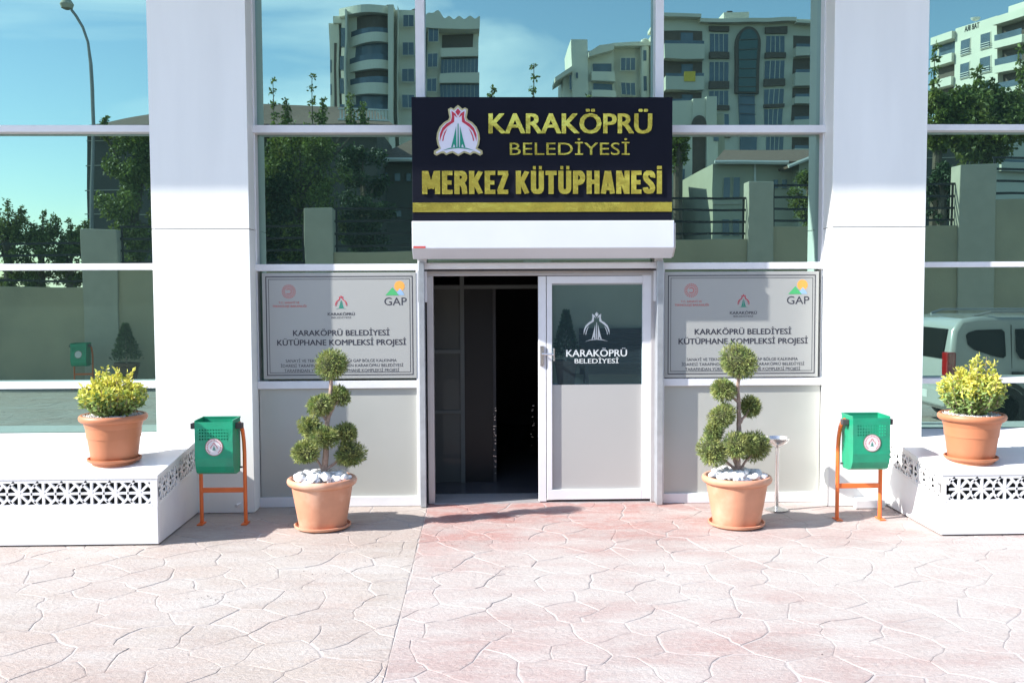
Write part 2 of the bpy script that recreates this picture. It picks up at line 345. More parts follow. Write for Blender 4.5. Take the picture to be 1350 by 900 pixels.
GS = _n([(428, 388), (442, 450), (470, 570), (500, 682), (478, 682), (462, 635), (446, 660), (446, 682), (424, 682)])
LOGO_GREEN = [GS, _mir(GS), _n([(400, 345), (394, 360), (388, 682), (412, 682), (406, 360)]),
              _n([(168, 728), (280, 690), (400, 676), (520, 690), (632, 728), (520, 704), (400, 692), (280, 704)])]
def emblem(cx, z0, h, y, parent, prefix='emblem', mats=None, plate=True, sx=1.0, mono=None):
    def lay(name, polys, dy, m_):
        b = MB()
        for p in polys: b.prism_y([(cx + u * h * sx, z0 + v * h) for u, v in p], y - dy, y - dy + .0012)
        b.build(name, m_, parent)
    if plate:
        b = MB().prism_y([(cx + u * h * sx, z0 + v * h) for u, v in LOGO_OUT], y - .012, y); b.build('emblem_border', M['goldedge'], parent)
        b = MB().prism_y([(cx + u * h * sx, z0 + v * h) for u, v in LOGO_IN], y - .014, y - .0125); b.build('emblem_plate', M['logowhite'], parent)
        y -= .015
    lay('emblem_crown', LOGO_RED + LOGO_RED2, .0014, mono or M['red']); lay('emblem_tower', LOGO_GREEN, .0014, mono or M['green'])

# ---- leaves
def leaf_cloud(points, size, aspect=.5, up_bias=0.0, fold=.25, rnd=random, outward=None):
    vs, fs = [], []
    for i, p in enumerate(points):
        L = size * rnd.uniform(.65, 1.25); w = L * aspect
        d = Vector((rnd.gauss(0, 1), rnd.gauss(0, 1), rnd.gauss(0, 1) + up_bias))
        if outward is not None: d = d * .55 + outward[i] * 1.1
        d.normalize(); a = d.cross(Vector((rnd.gauss(0, 1), rnd.gauss(0, 1), rnd.gauss(0, 1)))); a.normalize(); nn = d.cross(a)
        p = Vector(p); k = len(vs)
        vs += [tuple(p), tuple(p + d * L * .5 + a * w * .5 + nn * w * fold), tuple(p + d * L), tuple(p + d * L * .5 - a * w * .5 + nn * w * fold)]
        fs += [(k, k + 1, k + 2), (k, k + 2, k + 3)]
    return vs, fs

# ================================================================== GROUND
XC = -.52                                      # the sawn control joint
plin_l_x, plin_l_y = ground(210, 718)[0], -1.40
plin_r_x, plin_r_y = ground(1240, 706)[0], -1.40
gnd = MB().box(-14, 14, -10.95, .1, -.30, -.0042).build('pavement', M['mortar']); gnd['kind'] = 'structure'
tr = MB().add([(-700, -10.9, -.31), (700, -10.9, -.31), (700, -900, -.31), (-700, -900, -.31)], [(0, 3, 2, 1)]).build('ground', M['asphalt']); tr['kind'] = 'structure'
t2 = MB().add([(-700, .2, -.31), (700, .2, -.31), (700, 300, -.31), (-700, 300, -.31), (-700, -10.9, -.312), (700, -10.9, -.312)], [(0, 1, 2, 3), (4, 5, 1, 0)]).build('ground', M['asphalt']); t2['kind'] = 'structure'

def clip(poly, nx, ny, c):                     # keep nx*x+ny*y<=c
    o = []
    for i in range(len(poly)):
        a, b = poly[i], poly[(i + 1) % len(poly)]; da, db = nx * a[0] + ny * a[1] - c, nx * b[0] + ny * b[1] - c
        if da <= 0: o.append(a)
        if da * db < 0: t = da / (da - db); o.append((a[0] + (b[0] - a[0]) * t, a[1] + (b[1] - a[1]) * t))
    return o
SP = .335; rs = random.Random(11)
def JW(b):                                     # joints open and close along their length, some are filled flush
    return min(1.5, max(.06, .58 + 2.8 * noise.noise(Vector((b[0] * 2.3, b[1] * 2.3, 5))) + .9 * noise.noise(Vector((b[0] * 9, b[1] * 9, 2)))))
def stone_mesh(poly, top):
    # subdivide edges, wobble (same wobble for both neighbours), pull in by half a joint
    pts = []
    for i in range(len(poly)):
        a, b = poly[i], poly[(i + 1) % len(poly)]; L = math.hypot(b[0] - a[0], b[1] - a[1])
        if L < .012: continue
        k = max(1, int(L / .075))
        for j in range(k):
            t = j / k; pts.append((a[0] + (b[0] - a[0]) * t, a[1] + (b[1] - a[1]) * t))
    w = []
    for x, y in pts:
        q = noise.noise_vector(Vector((x * 4.2, y * 4.2, 3.1))) * .085 + noise.noise_vector(Vector((x * 13, y * 13, 8))) * .016
        damp = min(1, abs(x - XC) / .05)
        w.append((x + q.x * damp, y + q.y * damp))
    n = len(w)
    if n < 4: return None
    def inset(d, jn=False):
        o = []; d0 = d
        for i in range(n):
            a, b, c = w[i - 1], w[i], w[(i + 1) % n]
            t = Vector((c[0] - a[0], c[1] - a[1])); 
            if t.length < 1e-6: o.append(b); continue
            d = d0 if not jn else d0 * JW(b)
            t.normalize(); o.append((b[0] - t.y * d, b[1] + t.x * d))
        return o
    cx = sum(p[0] for p in w) / n; cy = sum(p[1] for p in w) / n
    tilt = (rs.uniform(-.005, .005), rs.uniform(-.005, .005)); hz = rs.uniform(-.0012, 0)
    z = lambda p: hz + tilt[0] * (p[0] - cx) + tilt[1] * (p[1] - cy)
    j = rs.uniform(.0028, .0055)
    A, B = inset(j, True), [((1 - .05) * p[0] + .05 * cx, (1 - .05) * p[1] + .05 * cy) for p in inset(j, True)]
    vs = [(p[0], p[1], -.0041) for p in A] + [(p[0], p[1], -.0014 + z(p)) for p in [((1 - .006) * p[0] + .006 * cx, (1 - .006) * p[1] + .006 * cy) for p in A]] + [(p[0], p[1], z(p)) for p in B] + [(cx, cy, z((cx, cy)) + .0006)]
    fs = []
    for i in range(n):
        k = (i + 1) % n; fs += [(i, k, k + n, i + n), (i + n, k + n, k + 2 * n, i + 2 * n), (i + 2 * n, k + 2 * n, 3 * n)]
    return vs, fs, cx, cy
stones_vis, stones_far = [], []
for side in (0, 1):
    sites = {}
    nx_, ny_ = int(26 / SP) + 1, int(12 / SP) + 1
    for i in range(nx_):
        for j in range(ny_):
            sites[(i, j)] = (-13 + (i + (.5 if j % 2 else 0)) * SP * 1.12 + rs.uniform(-.13, .13), -11.1 + j * SP * .92 + rs.uniform(-.11, .11))
    for (i, j), (x, y) in sites.items():
        if (x < XC - .35) if side else (x > XC + .35): continue
        if y > .1 or y < -10.9: continue
        poly = [(x - .8, y - .8), (x + .8, y - .8), (x + .8, y + .8), (x - .8, y + .8)]
        for di in range(-3, 4):
            for dj in range(-3, 4):
                s = sites.get((i + di, j + dj))
                if s and (di or dj):
                    dx, dy = s[0] - x, s[1] - y; poly = clip(poly, dx, dy, (s[0] ** 2 + s[1] ** 2 - x * x - y * y) / 2)
        poly = clip(poly, -1, 0, -XC) if side else clip(poly, 1, 0, XC)
        poly = clip(clip(poly, 0, 1, -.05), 0, -1, 10.9)
        if len(poly) < 3: continue
        if max(p[0] for p in poly) < plin_l_x - .03 and min(p[1] for p in poly) > plin_l_y + .03: continue
        if min(p[0] for p in poly) > plin_r_x + .03 and min(p[1] for p in poly) > plin_r_y + .03: continue
        r = stone_mesh(poly, 0)
        if not r: continue
        vs, fs, cx, cy = r
        dep = cy - CAM.y; vis = dep > 4.6 and -.56 * dep < cx < .60 * dep and cy < 0
        (stones_vis if vis else stones_far).append(r)
stones_vis.sort(key=lambda r: (r[3] - CAM.y))
for k, (vs, fs, cx, cy) in enumerate(stones_vis):
    if k < 296:
        me = bpy.data.meshes.new('paving_stone'); me.from_pydata([(x - cx, y - cy, z) for x, y, z in vs], [], fs); me.update()
        o = bpy.data.objects.new('paving_stone', me); COL.objects.link(o); me.materials.append(M['stone']); o.parent = gnd; o.location = (cx, cy, 0)
    else: stones_far.append((vs, fs, cx, cy))
fb = MB()
for vs, fs, cx, cy in stones_far: fb.add(vs, fs)
far = raw('paving_stones_beyond', fb.v, fb.f, M['stone'], gnd); far['kind'] = 'stuff'
print('stones', len(stones_vis), len(stones_far))

# ================================================================== LIBRARY BUILDING
MY, GY, PY = -.13, 0.0, -.33                   # mullion face, glass face, pillar face
lib = thing('library_building', 'white library building with green mirror glazing and tall square pillars', 'building', (.5, 0, 0))
PL0, PL1 = at(200, 300, PY)[0], at(328.5, 300, PY)[0]
PR0, PR1 = at(1097, 300, PY)[0], at(1220, 300, PY)[0]
SEAM = at(265, 302, PY)[1]
PW = PL1 - PL0
OUTL, OUTR = -6.9, 8.0
for (a, b) in ((OUTL - PW, OUTL), (PL0, PL1), (PR0, PR1), (OUTR, OUTR + PW)):
    core = MB().box(a + .02, b - .02, PY + .02, .6, -.02, 7.0).build('pillar', M['gasket'], lib)
    MB().box(a, b, PY, .30, 0.004, SEAM - .003).build('pillar_panel', M['white'], core, bevel=.002)
    MB().box(a, b, PY, .30, SEAM + .003, 5.0).build('pillar_panel', M['white'], core, bevel=.002)
    MB().box(a, b, PY, .30, 5.006, 6.95).build('pillar_panel', M['white'], core, bevel=.002)
# roof slab with deep eave that shades the top of the pillars
EAVE_Y, EAVE_Z = -1.55, 0
EAVE_Z = at(265, 254, PY)[1] + (PY - EAVE_Y) * math.tan(SUN_EL) / math.cos(SUN_AZ)
MB().box(-17, 16, EAVE_Y, 9, EAVE_Z, EAVE_Z + .45).build('roof_eave', M['white'], lib, bevel=.01)
MB().box(-12, 13, .62, 8.8, 3.3, EAVE_Z - .01).build('upper_floor', M['room'], lib)
MB().box(-12, OUTL - PW - .02, .05, 8.7, -.02, EAVE_Z - .02).build('end_wall', M['white'], lib)
MB().box(OUTR + PW + .02, 13, .05, 8.7, -.02, EAVE_Z - .02).build('end_wall', M['white'], lib)

T1a, T1b = 3.445, 3.39                          # horizontal rails (z of top / bottom edges)
def zz(py, px=440, y=MY): return at(px, py, y)[1]
T1 = (zz(165), zz(175)); T2 = (zz(348), zz(357)); T3 = (zz(502), zz(512)); 
BOT = (zz(655), 0.002)
bays = []
# columns of glazing: (x0, x1, side)
ML = [at(548, 100, MY)[0] + .0, at(560, 100, MY)[0]]
MR = [at(864, 100, MY)[0], at(875, 100, MY)[0]]
MLl = [at(549, 450, MY)[0], at(560, 450, MY)[0]]
MRl = [at(865, 450, MY)[0], at(876, 450, MY)[0]]
rail = lambda x0, x1, z1, z0: MB().box(x0, x1, MY, GY + .06, z0, z1).build('transom', M['alu'], lib, bevel=.003)
post = lambda x0, x1, z0, z1, y=MY: MB().box(x0, x1, y - .002, GY + .06, z0, z1).build('mullion', M['alu'], lib, bevel=.003)
def pane(x0, x1, z0, z1, m_='glass', name='window_pane', y=GY):
    return MB().box(x0 - .01, x1 + .01, y, y + .012, z0 - .01, z1 + .01).build(name, M[m_], lib)
H1 = EAVE_Z - .05
# central bay
for (a, b) in ((PL1, ML[0]), (ML[1], MR[0]), (MR[1], PR0)): pane(a, b, T1[0], 5.4); pane(a, b, 5.46, H1); rail(a, b, 5.46, 5.40)
for x in (ML, MR): post(x[0], x[1], T1[1] - 1.5, H1)
rail(PL1, ML[0], *T1); rail(MR[1], PR0, *T1); rail(ML[1], MR[0], *T1)
for (a, b) in ((PL1, ML[0]), (MR[1], PR0)):
    pane(a, b, T2[0], T1[1]); rail(a, b, *T2); rail(a, b, *T3); rail(a, b, BOT[0], 0.002)
    MB().box(a, b, MY + .028, GY + .012, BOT[0] - .01, T3[1] + .01).build('frosted_pane', M['frost'], lib)
    pane(a, b, T3[0], T2[1])
pane(ML[1], MR[0], T2[0] + .02, T1[1])
for a, b in ((PL1 - .0, PL1 + .012), (PR0 - .012, PR0)): post(a, b, .004, H1, MY + .03)
# outer bays
for (a, b, q) in ((OUTL, PL0, 0), (PR1, OUTR, 1)):
    if q == 0: zs = [(zz(165, 100), zz(174, 100)), (zz(347.5, 100), zz(356, 100)), (zz(504, 100), zz(512, 100))]; zb = zz(569, 120, GY)
    else: zs = [(zz(164, 1300), zz(172, 1300)), (zz(345, 1300), zz(352, 1300)), (zz(498, 1300), zz(505, 1300))]; zb = zz(575, 1280, GY)
    mid = (a - .9 if False else (a + 1.9 if q == 0 else b - 1.9))
    for (c, d) in ((a, mid - .03), (mid + .03, b)):
        tops = [H1, zs[0][1], zs[1][1], zs[2][1]]; bots = [zs[0][0], zs[1][0], zs[2][0], zb]
        for t, bt in zip(tops, bots): pane(c, d, bt, t)
        for t, bt in zs: rail(c, d, t, bt)
    post(mid - .03, mid + .03, zb, H1)
    MB().box(a, b, GY - .02, .5, 0, zb - .012).build('plinth_wall', M['white'], lib)

# entrance: guide rails, frame, door leaf
for (p0, p1) in ((553, 560.5), (866, 874)):
    x0, x1 = at(p0, 500, -.19)[0], at(p1, 500, -.19)[0]
    MB().box(x0, x1, -.20, -.03, .003, zz(345, 560, -.19)).build('guide_rail', M['steel'], lib, bevel=.004)
JL = (at(563.5, 500, -.07)[0], at(572, 500, -.07)[0]); JR = (at(858, 500, -.07)[0], at(864, 500, -.07)[0])
HD = (zz(356, 700, -.07), zz(363.5, 700, -.07))
MB().box(MLl[0] - .02, JL[0], -.02, .08, .003, HD[0]).build('gasket', M['gasket'], lib)
MB().box(JR[1], MRl[1], -.02, .08, .003, HD[0]).build('gasket', M['gasket'], lib)
post(MLl[0], MLl[1] - .01, .004, T2[1]); post(MRl[0] + .005, MRl[1], .004, T2[1])
MB().box(JL[0], JL[1], -.07, .06, .003, HD[1]).build('door_jamb', M['alu_grey'], lib, bevel=.004)
MB().box(JR[0], JR[1], -.07, .06, .003, HD[1]).build('door_jamb', M['alu_grey'], lib, bevel=.004)
MB().box(JL[0], JR[1], -.072, .06, HD[1] + .001, HD[0]).build('door_header', M['alu_grey'], lib, bevel=.004)
MB().box(JL[0] - .02, JR[1] + .02, -.14, -.08, zz(354.5, 700, -.14), zz(346, 700, -.14)).build('shutter_bottom_slat', M['alu'], lib, bevel=.008)
MB().box(JL[0] - .03, JR[1] + .03, -.135, -.08, zz(357, 700, -.14), zz(355, 700, -.14)).build('gasket', M['gasket'], lib)
DY = -.06
dx = [at(p, 500, DY)[0] for p in (710, 721, 728, 847, 858.5)]
dz = [zz(p, 780, DY) for p in (363, 373.5, 507.5, 645, 658)]
leaf = MB().box(dx[1], dx[2], DY, 0, dz[3], dz[1]).box(dx[3], dx[4], DY, 0, dz[4], dz[0]).box(dx[1], dx[3], DY, 0, dz[1], dz[0] - .005).box(dx[1], dx[3], DY, 0, dz[4], dz[3]).build('door_leaf', M['alu'], lib, bevel=.004)
MB().box(dx[0], dx[1] - .006, DY + .004, .0, .012, dz[0] - .005).build('closing_stile', M['alu'], leaf, bevel=.004)
MB().box(dx[2], dx[3], DY + .03, DY + .04, dz[2], dz[1]).build('door_pane', M['doorglass'], leaf)
MB().box(dx[2], dx[3], DY + .026, DY + .042, dz[3], dz[2] + .002).build('door_film_panel', M['doorfrost'], leaf)
MB().box(dx[2] - .002, dx[3] + .002, DY + .012, DY + .03, dz[1] - .012, dz[1] - .004).build('glazing_bead', M['alu_grey'], leaf)
hx, hz = at(728, 466, DY)
hx0 = at(713, 466, DY)[0]
MB().box(hx0 - .005, hx0 + .025, DY - .012, DY + .003, hz - .11, hz + .07).tube([(hx0 + .01, DY, hz), (hx0 + .01, DY - .05, hz), (hx + .01, DY - .052, hz - .005)], .009, 8).build('door_handle', M['chrome'], leaf, smooth=True)
MB().tube([(hx + .015, DY + .03, hz + .045), (hx + .015, DY - .045, hz + .045), (hx + .015, DY - .045, hz - .06), (hx + .015, DY + .03, hz - .06)], .007, 8).build('door_handle', M['chrome'], leaf, smooth=True)
lz = [zz(p, 790, DY) for p in (409, 456, 457, 470, 472.5, 479)]
emblem(at(787, 430, DY)[0], zz(455, 787, DY), lz[0] - lz[1], DY + .028, leaf, plate=False, mono=M['decal'])
text('decal_lettering', 'KARAKÖPRÜ', at(747, 465, DY)[0], at(827, 465, DY)[0], lz[3], zz(461, 790, DY), DY + .0275, M['decal'], leaf, .02)
text('decal_lettering', 'BELEDİYESİ', at(758, 475, DY)[0], at(816, 475, DY)[0], lz[5], zz(473, 790, DY), DY + .0275, M['decal'], leaf, .015)
MB().box(JL[0], JR[1], -.05, .35, -.008, .006).build('door_threshold', M['alu_grey'], lib)
# dim vestibule behind the door
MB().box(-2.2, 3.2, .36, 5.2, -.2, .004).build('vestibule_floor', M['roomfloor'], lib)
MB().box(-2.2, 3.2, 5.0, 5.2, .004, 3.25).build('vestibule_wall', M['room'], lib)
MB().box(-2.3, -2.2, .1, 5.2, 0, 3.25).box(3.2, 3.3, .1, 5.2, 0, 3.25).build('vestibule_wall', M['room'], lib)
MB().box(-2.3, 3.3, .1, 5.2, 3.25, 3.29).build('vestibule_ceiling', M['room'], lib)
VY = .9
vx = [at(p, 500, VY)[0] for p in (566, 607, 612.5, 650, 712)]; vzt = [zz(p, 600, VY) for p in (376, 381, 461, 466)]
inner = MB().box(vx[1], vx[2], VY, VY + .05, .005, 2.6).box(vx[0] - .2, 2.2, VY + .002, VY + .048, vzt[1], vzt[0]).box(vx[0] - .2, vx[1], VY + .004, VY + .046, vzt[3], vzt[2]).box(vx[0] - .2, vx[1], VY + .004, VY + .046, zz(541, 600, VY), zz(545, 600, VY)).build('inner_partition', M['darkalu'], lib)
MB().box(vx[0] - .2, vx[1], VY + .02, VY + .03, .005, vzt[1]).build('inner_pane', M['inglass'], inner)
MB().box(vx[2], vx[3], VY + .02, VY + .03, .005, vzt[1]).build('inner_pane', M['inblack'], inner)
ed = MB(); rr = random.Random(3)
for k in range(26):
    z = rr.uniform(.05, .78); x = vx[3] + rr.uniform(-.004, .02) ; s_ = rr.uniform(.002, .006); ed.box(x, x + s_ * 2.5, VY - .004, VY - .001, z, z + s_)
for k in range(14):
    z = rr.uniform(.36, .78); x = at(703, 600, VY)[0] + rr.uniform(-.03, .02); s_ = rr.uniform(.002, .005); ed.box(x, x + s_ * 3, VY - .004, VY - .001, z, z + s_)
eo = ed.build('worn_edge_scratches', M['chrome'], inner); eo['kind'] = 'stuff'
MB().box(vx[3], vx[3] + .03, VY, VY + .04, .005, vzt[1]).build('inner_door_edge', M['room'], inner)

# ================================================================== ROLLER SHUTTER BOX, SIGN, BOARDS
SY = -.40
bx0, bx1 = at(543, 310, SY)[0], at(889, 310, SY)[0]
bzt, bzm, bzb = zz(291, 700, SY), zz(327, 700, SY), zz(341, 700, -.30)
shut = thing('shutter_box', 'long white roller shutter box above the entrance door', 'shutter box', ((bx0 + bx1) / 2, -.2, bzb))
MB().prism_x([(SY, bzm), (SY, bzt), (-.095, bzt), (-.095, bzb + .02), (SY + .12, bzb)], bx0, bx1).build('casing', mat('shutter_casing_paint', (.64, .67, .73), .35, var=.03, scale=3), shut, bevel=.006)
MB().prism_x([(SY + .03, bzm + .0), (SY + .03, bzt - .02), (-.10, bzt - .02), (-.10, bzb + .03), (SY + .13, bzb + .01)], bx1, bx1 + .018).build('end_cap', M['alu_grey'], shut, bevel=.004)
stk = MB().box(at(545, 330, SY)[0], at(561, 330, SY)[0], SY - .002, SY - .0005, bzm + .002, zz(324.5, 550, SY)); stk.build('faded_sticker', M['printred'], shut)
sx0, sx1 = at(543, 200, SY)[0], at(886.5, 200, SY)[0]; szt = zz(128, 700, SY)
sign = thing('library_sign', 'large navy sign with gold lettering and pomegranate emblem above the shutter box', 'sign', ((sx0 + sx1) / 2, -.2, bzt))
MB().box(sx0, sx1, SY + .004, -.10, bzt + .003, szt).build('sign_panel', M['navy'], sign, bevel=.004)
S = SY + .004
def sp(px, py): return at(px, py, S)
g0 = sp(543, 267); g1 = sp(886, 279)
MB().box(sx0 + .002, sx1 - .002, S - .006, S, sp(700, 279.5)[1], sp(700, 267)[1]).build('gold_stripe', M['gold'], sign)
TZ = lambda py: sp(715, py)[1]
text('gold_lettering', 'KARAKÖPRÜ', sp(645, 165)[0], sp(858.5, 165)[0], TZ(176), TZ(150.5), S - .014, M['gold'], sign, .032, .013)
text('gold_lettering', 'BELEDiYESi'.replace('i', 'İ'), sp(672, 196)[0], sp(830, 196)[0], TZ(204.5), TZ(188.5), S - .008, M['gold'], sign, .0, .007)
def arcp(cx_, cy_, rx, ry, a0, a1, n=7): return [(cx_ + rx * math.cos(R_(a0 + (a1 - a0) * k / n)), cy_ + ry * math.sin(R_(a0 + (a1 - a0) * k / n))) for k in range(n + 1)]
ST = .115                                     # half stroke
GL = {  # condensed capitals: width, strokes as centre lines in a unit-high cell
 'M': (.78, [[(ST, 0), (ST, 1)], [(.78 - ST, 0), (.78 - ST, 1)], [(.16, 1), (.375, .24)], [(.62, 1), (.405, .24)]]),
 'E': (.46, [[(ST, 0), (ST, 1)], [(.1, ST * .8), (.46, ST * .8)], [(.1, .5), (.42, .5)], [(.1, 1 - ST * .8), (.46, 1 - ST * .8)]]),
 'R': (.56, [[(ST, 0), (ST, 1)], [(.1, 1 - ST * .8), (.28, 1 - ST * .8)] + arcp(.29, .73, .155, .18, 80, -80) + [(.1, .55 - ST * .3)], [(.27, .50), (.36, .42), (.42, .30), (.45, 0)]]),
 'K': (.60, [[(ST, 0), (ST, 1)], [(.16, .36), (.50, 1.0)], [(.24, .56), (.50, 0)]]),
 'Z': (.50, [[(.03, 1 - ST * .8), (.48, 1 - ST * .8)], [(.40, .90), (.10, .10)], [(.02, ST * .8), (.48, ST * .8)]]),
 'U': (.58, [[(ST, 1), (ST, .27)] + arcp(.29, .25, .175, .165, 180, 360) + [(.58 - ST, .27), (.58 - ST, 1)]]),
 'T': (.50, [[(.25, 0), (.25, .88)], [(.0, 1 - ST * .8), (.50, 1 - ST * .8)]]),
 'P': (.54, [[(ST, 0), (ST, 1)], [(.1, 1 - ST * .8), (.27, 1 - ST * .8)] + arcp(.28, .70, .155, .20, 80, -80) + [(.1, .49 - ST * .2)]]),
 'H': (.58, [[(ST, 0), (ST, 1)], [(.58 - ST, 0), (.58 - ST, 1)], [(.1, .52), (.48, .52)]]),
 'A': (.60, [[(ST * .8, 0), (.275, 1)], [(.60 - ST * .8, 0), (.325, 1)], [(.16, .25), (.44, .25)]]),
 'N': (.60, [[(ST, 0), (ST, 1)], [(.60 - ST, 0), (.60 - ST, 1)], [(.13, .96), (.47, .04)]]),
 'S': (.54, [[(.54 - ST, .70)] + arcp(.27, .76, .165, .155, -10, 190, 8) + [(.15, .62), (.36, .42)] + arcp(.27, .25, .165, .165, 30, -190, 8)]),
 'I': (.24, [[(.12, 0), (.12, 1)]])}
def block_word(word, x0, x1, z0, z1, y, m_, parent, thick=.012):
    adv, w = [], 0.0
    for ch in word:
        g_ = {'Ü': 'U', 'İ': 'I'}.get(ch, ch); adv.append((ch, g_, w)); w += GL[g_][0] + .075
    w -= .075; sx, sz = (x1 - x0) / w, z1 - z0
    for ch, g_, x in adv:
        b = MB(); k = 0
        lines = [list(l) for l in GL[g_][1]]; gw = GL[g_][0]
        if ch == 'Ü': lines += [[(.09, 1.13), (.22, 1.13)], [(.36, 1.13), (.49, 1.13)]]
        if ch == 'İ': lines += [[(.01, 1.13), (.23, 1.13)]]
        for ln in lines:
            hw_ = ST if not ln[0][1] > 1.1 else .075
            if len(ln) == 2 and abs(ln[0][1] - ln[1][1]) < .01 and ln[0][1] < 1.1: hw_ = ST * .82
            pts = [Vector(p) for p in ln]; L_, R2 = [], []
            for i in range(len(pts)):
                d0 = (pts[i] - pts[i - 1]).normalized() if i else (pts[1] - pts[0]).normalized(); d1 = (pts[i + 1] - pts[i]).normalized() if i < len(pts) - 1 else d0
                m2 = (d0 + d1)
                if m2.length < .2: m2 = d0
                m2.normalize(); nn = Vector((-m2.y, m2.x)); ck = max(.55, abs(nn.dot(Vector((-d0.y, d0.x))))); L_.append(pts[i] + nn * hw_ / ck); R2.append(pts[i] - nn * hw_ / ck)
            n = len(pts); off = .0004 * k; k += 1
            P2 = [(p.x, min(max(p.y, 0), 1) if ln[0][1] < 1.1 else p.y) for p in L_ + R2]
            F_ = [(x0 + (x + u) * sx, y - off, z0 + v * sz) for u, v in P2]; Bk = [(a, y + thick, c) for a, _, c in F_]
            b.add(F_ + Bk, [f for i in range(n - 1) for f in ((i, i + n, i + n + 1, i + 1), (i + 2 * n, i + 1 + 2 * n, i + 1 + 3 * n, i + 3 * n), (i, i + 1, i + 1 + 2 * n, i + 2 * n), (i + n, i + 3 * n, i + 1 + 3 * n, i + 1 + n))] + [(0, 2 * n, 3 * n, n), (n - 1, 2 * n - 1, 4 * n - 1, 3 * n - 1)])
        b.build('gold_letter', m_, parent)
block_word('MERKEZ', sp(556.5, 240)[0], sp(670.5, 240)[0], TZ(256), TZ(225.5), S - .014, M['gold'], sign)
block_word('KÜTÜPHANESİ', sp(680, 240)[0], sp(872.5, 240)[0], TZ(256), TZ(225.5), S - .014, M['gold'], sign)
ez = sp(603, 206)[1]; eh = sp(603, 139)[1] - ez
emblem(sp(604, 170)[0], ez, eh, S - .001, sign)

def board(px0, px1, py0, py1, label):
    BY = MY - .006
    x0, x1 = at(px0, 430, BY)[0], at(px1, 430, BY)[0]; z1, z0 = zz(py0, (px0 + px1) / 2, BY), zz(py1, (px0 + px1) / 2, BY)
    t = thing('project_board', label, 'notice board', ((x0 + x1) / 2, BY, z0), 'project boards beside the door')
    MB().box(x0, x1, BY, -.012, z0, z1).build('board_panel', M['board'], t, bevel=.003)
    w, h = x1 - x0, z1 - z0; y = BY - .0012
    fr = MB()
    for d, th in ((.030, .008), (.055, .004)):
        a, b, c, e = x0 + d, x1 - d, z0 + d, z1 - d
        for bx in ((a, b, c, c + th), (a, b, e - th, e)): fr.box(bx[0], bx[1], y, y + .001, bx[2], bx[3])
        for bx in ((a, a + th), (b - th, b)): fr.box(bx[0], bx[1], y + .0001, y + .001, c + th, e - th)
    fr.build('border_lines', M['ink'], t)
    # positions as fractions of the board
    U = lambda u: x0 + w * u
    V = lambda v: z1 - h * v
    text('main_lettering', 'KARAKÖPRÜ BELEDİYESİ', U(.196), U(.822), V(.592), V(.540), y, M['ink'], t, .020)
    text('main_lettering', 'KÜTÜPHANE KOMPLEKSİ PROJESİ', U(.092), U(.930), V(.682), V(.630), y, M['ink'], t, .020)
    text('small_lettering', 'SANAYİ VE TEKNOLOJİ BAKANLIĞI GAP BÖLGE KALKINMA', U(.145), U(.868), V(.842), V(.815), y, M['ink'], t, .0)
    text('small_lettering', 'İDARESİ TARAFINDAN DESTEKLENEN KARAKÖPRÜ BELEDİYESİ', U(.112), U(.910), V(.888), V(.861), y, M['ink'], t, .0)
    text('small_lettering', 'TARAFINDAN YÜRÜTÜLEN KÜTÜPHANE KOMPLEKSİ PROJESİ', U(.135), U(.883), V(.934), V(.907), y, M['ink'], t, .0)
    text('red_lettering', 'T.C. SANAYİ VE', U(.105), U(.240), V(.288), V(.270), y, M['printred'], t, .004)
    text('red_lettering', 'TEKNOLOJİ BAKANLIĞI', U(.065), U(.285), V(.322), V(.303), y, M['printred'], t, .004)
    text('small_lettering', 'KARAKÖPRÜ', U(.423), U(.598), V(.402), V(.376), y, M['ink'], t, .015)
    text('small_lettering', 'BELEDİYESİ', U(.447), U(.575), V(.430), V(.414), y, M['ink'], t, .0)
    emblem(U(.511), V(.358), h * .155, y + .0012, t, plate=False)
    # sun-ray emblem
    s = MB(); cx, cz, r = U(.172), V(.175), h * .066
    for k in range(20):
        a = 2 * math.pi * k / 20; ca, sa = math.cos(a), math.sin(a)
        for r0, r1, ww in ((.58, .78, .045), (.84, 1.0, .06)):
            p = [(cx + (ca * rr_ - sa * q) * r, cz + (sa * rr_ + ca * q) * r) for rr_, q in ((r0, -ww), (r1, -ww), (r1, ww), (r0, ww))]
            s.prism_y(p, y, y + .001)
    ring = lambda ccx, ccz, ra, rb, a0, a1, n=20: [(ccx + ra * math.cos(a0 + (a1 - a0) * k / n), ccz + ra * math.sin(a0 + (a1 - a0) * k / n)) for k in range(n + 1)] + [(ccx + rb * math.cos(a1 - (a1 - a0) * k / n), ccz + rb * math.sin(a1 - (a1 - a0) * k / n)) for k in range(n + 1)]
    s.prism_y(ring(cx, cz, r * .42, r * .32, R_(-140), R_(140)), y, y + .001)
    s.build('ray_emblem', M['printred'], t)
    # mountain and sun mark with GAP
    c = lambda ux, vz: (U(ux), V(vz))
    MB().prism_y([(U(.892) + .034 * w * math.cos(a_), V(.128) + .034 * w * math.sin(a_)) for a_ in [2 * math.pi * k / 24 for k in range(24)]], y + .0004, y + .0011).build('sun_mark', M['orange_ink'], t)
    MB().prism_y([c(.862, .213), c(.925, .213), c(.905, .165), c(.893, .150)], y + .0001, y + .0006).build('slope_mark', M['blue_ink'], t)
    MB().prism_y([c(.800, .214), c(.888, .214), c(.846, .140)], y - .0004, y + .0001).build('mountain_mark', M['green_ink'], t)
    text('gap_lettering', 'GAP', U(.792), U(.938), V(.308), V(.236), y, M['ink'], t, -.006)
    return t
board(346.5, 549, 359.5, 499, 'grey project board between the left pillar and the dark doorway')
board(876, 1079, 358, 497, 'grey project board between the white door leaf and the right pillar')

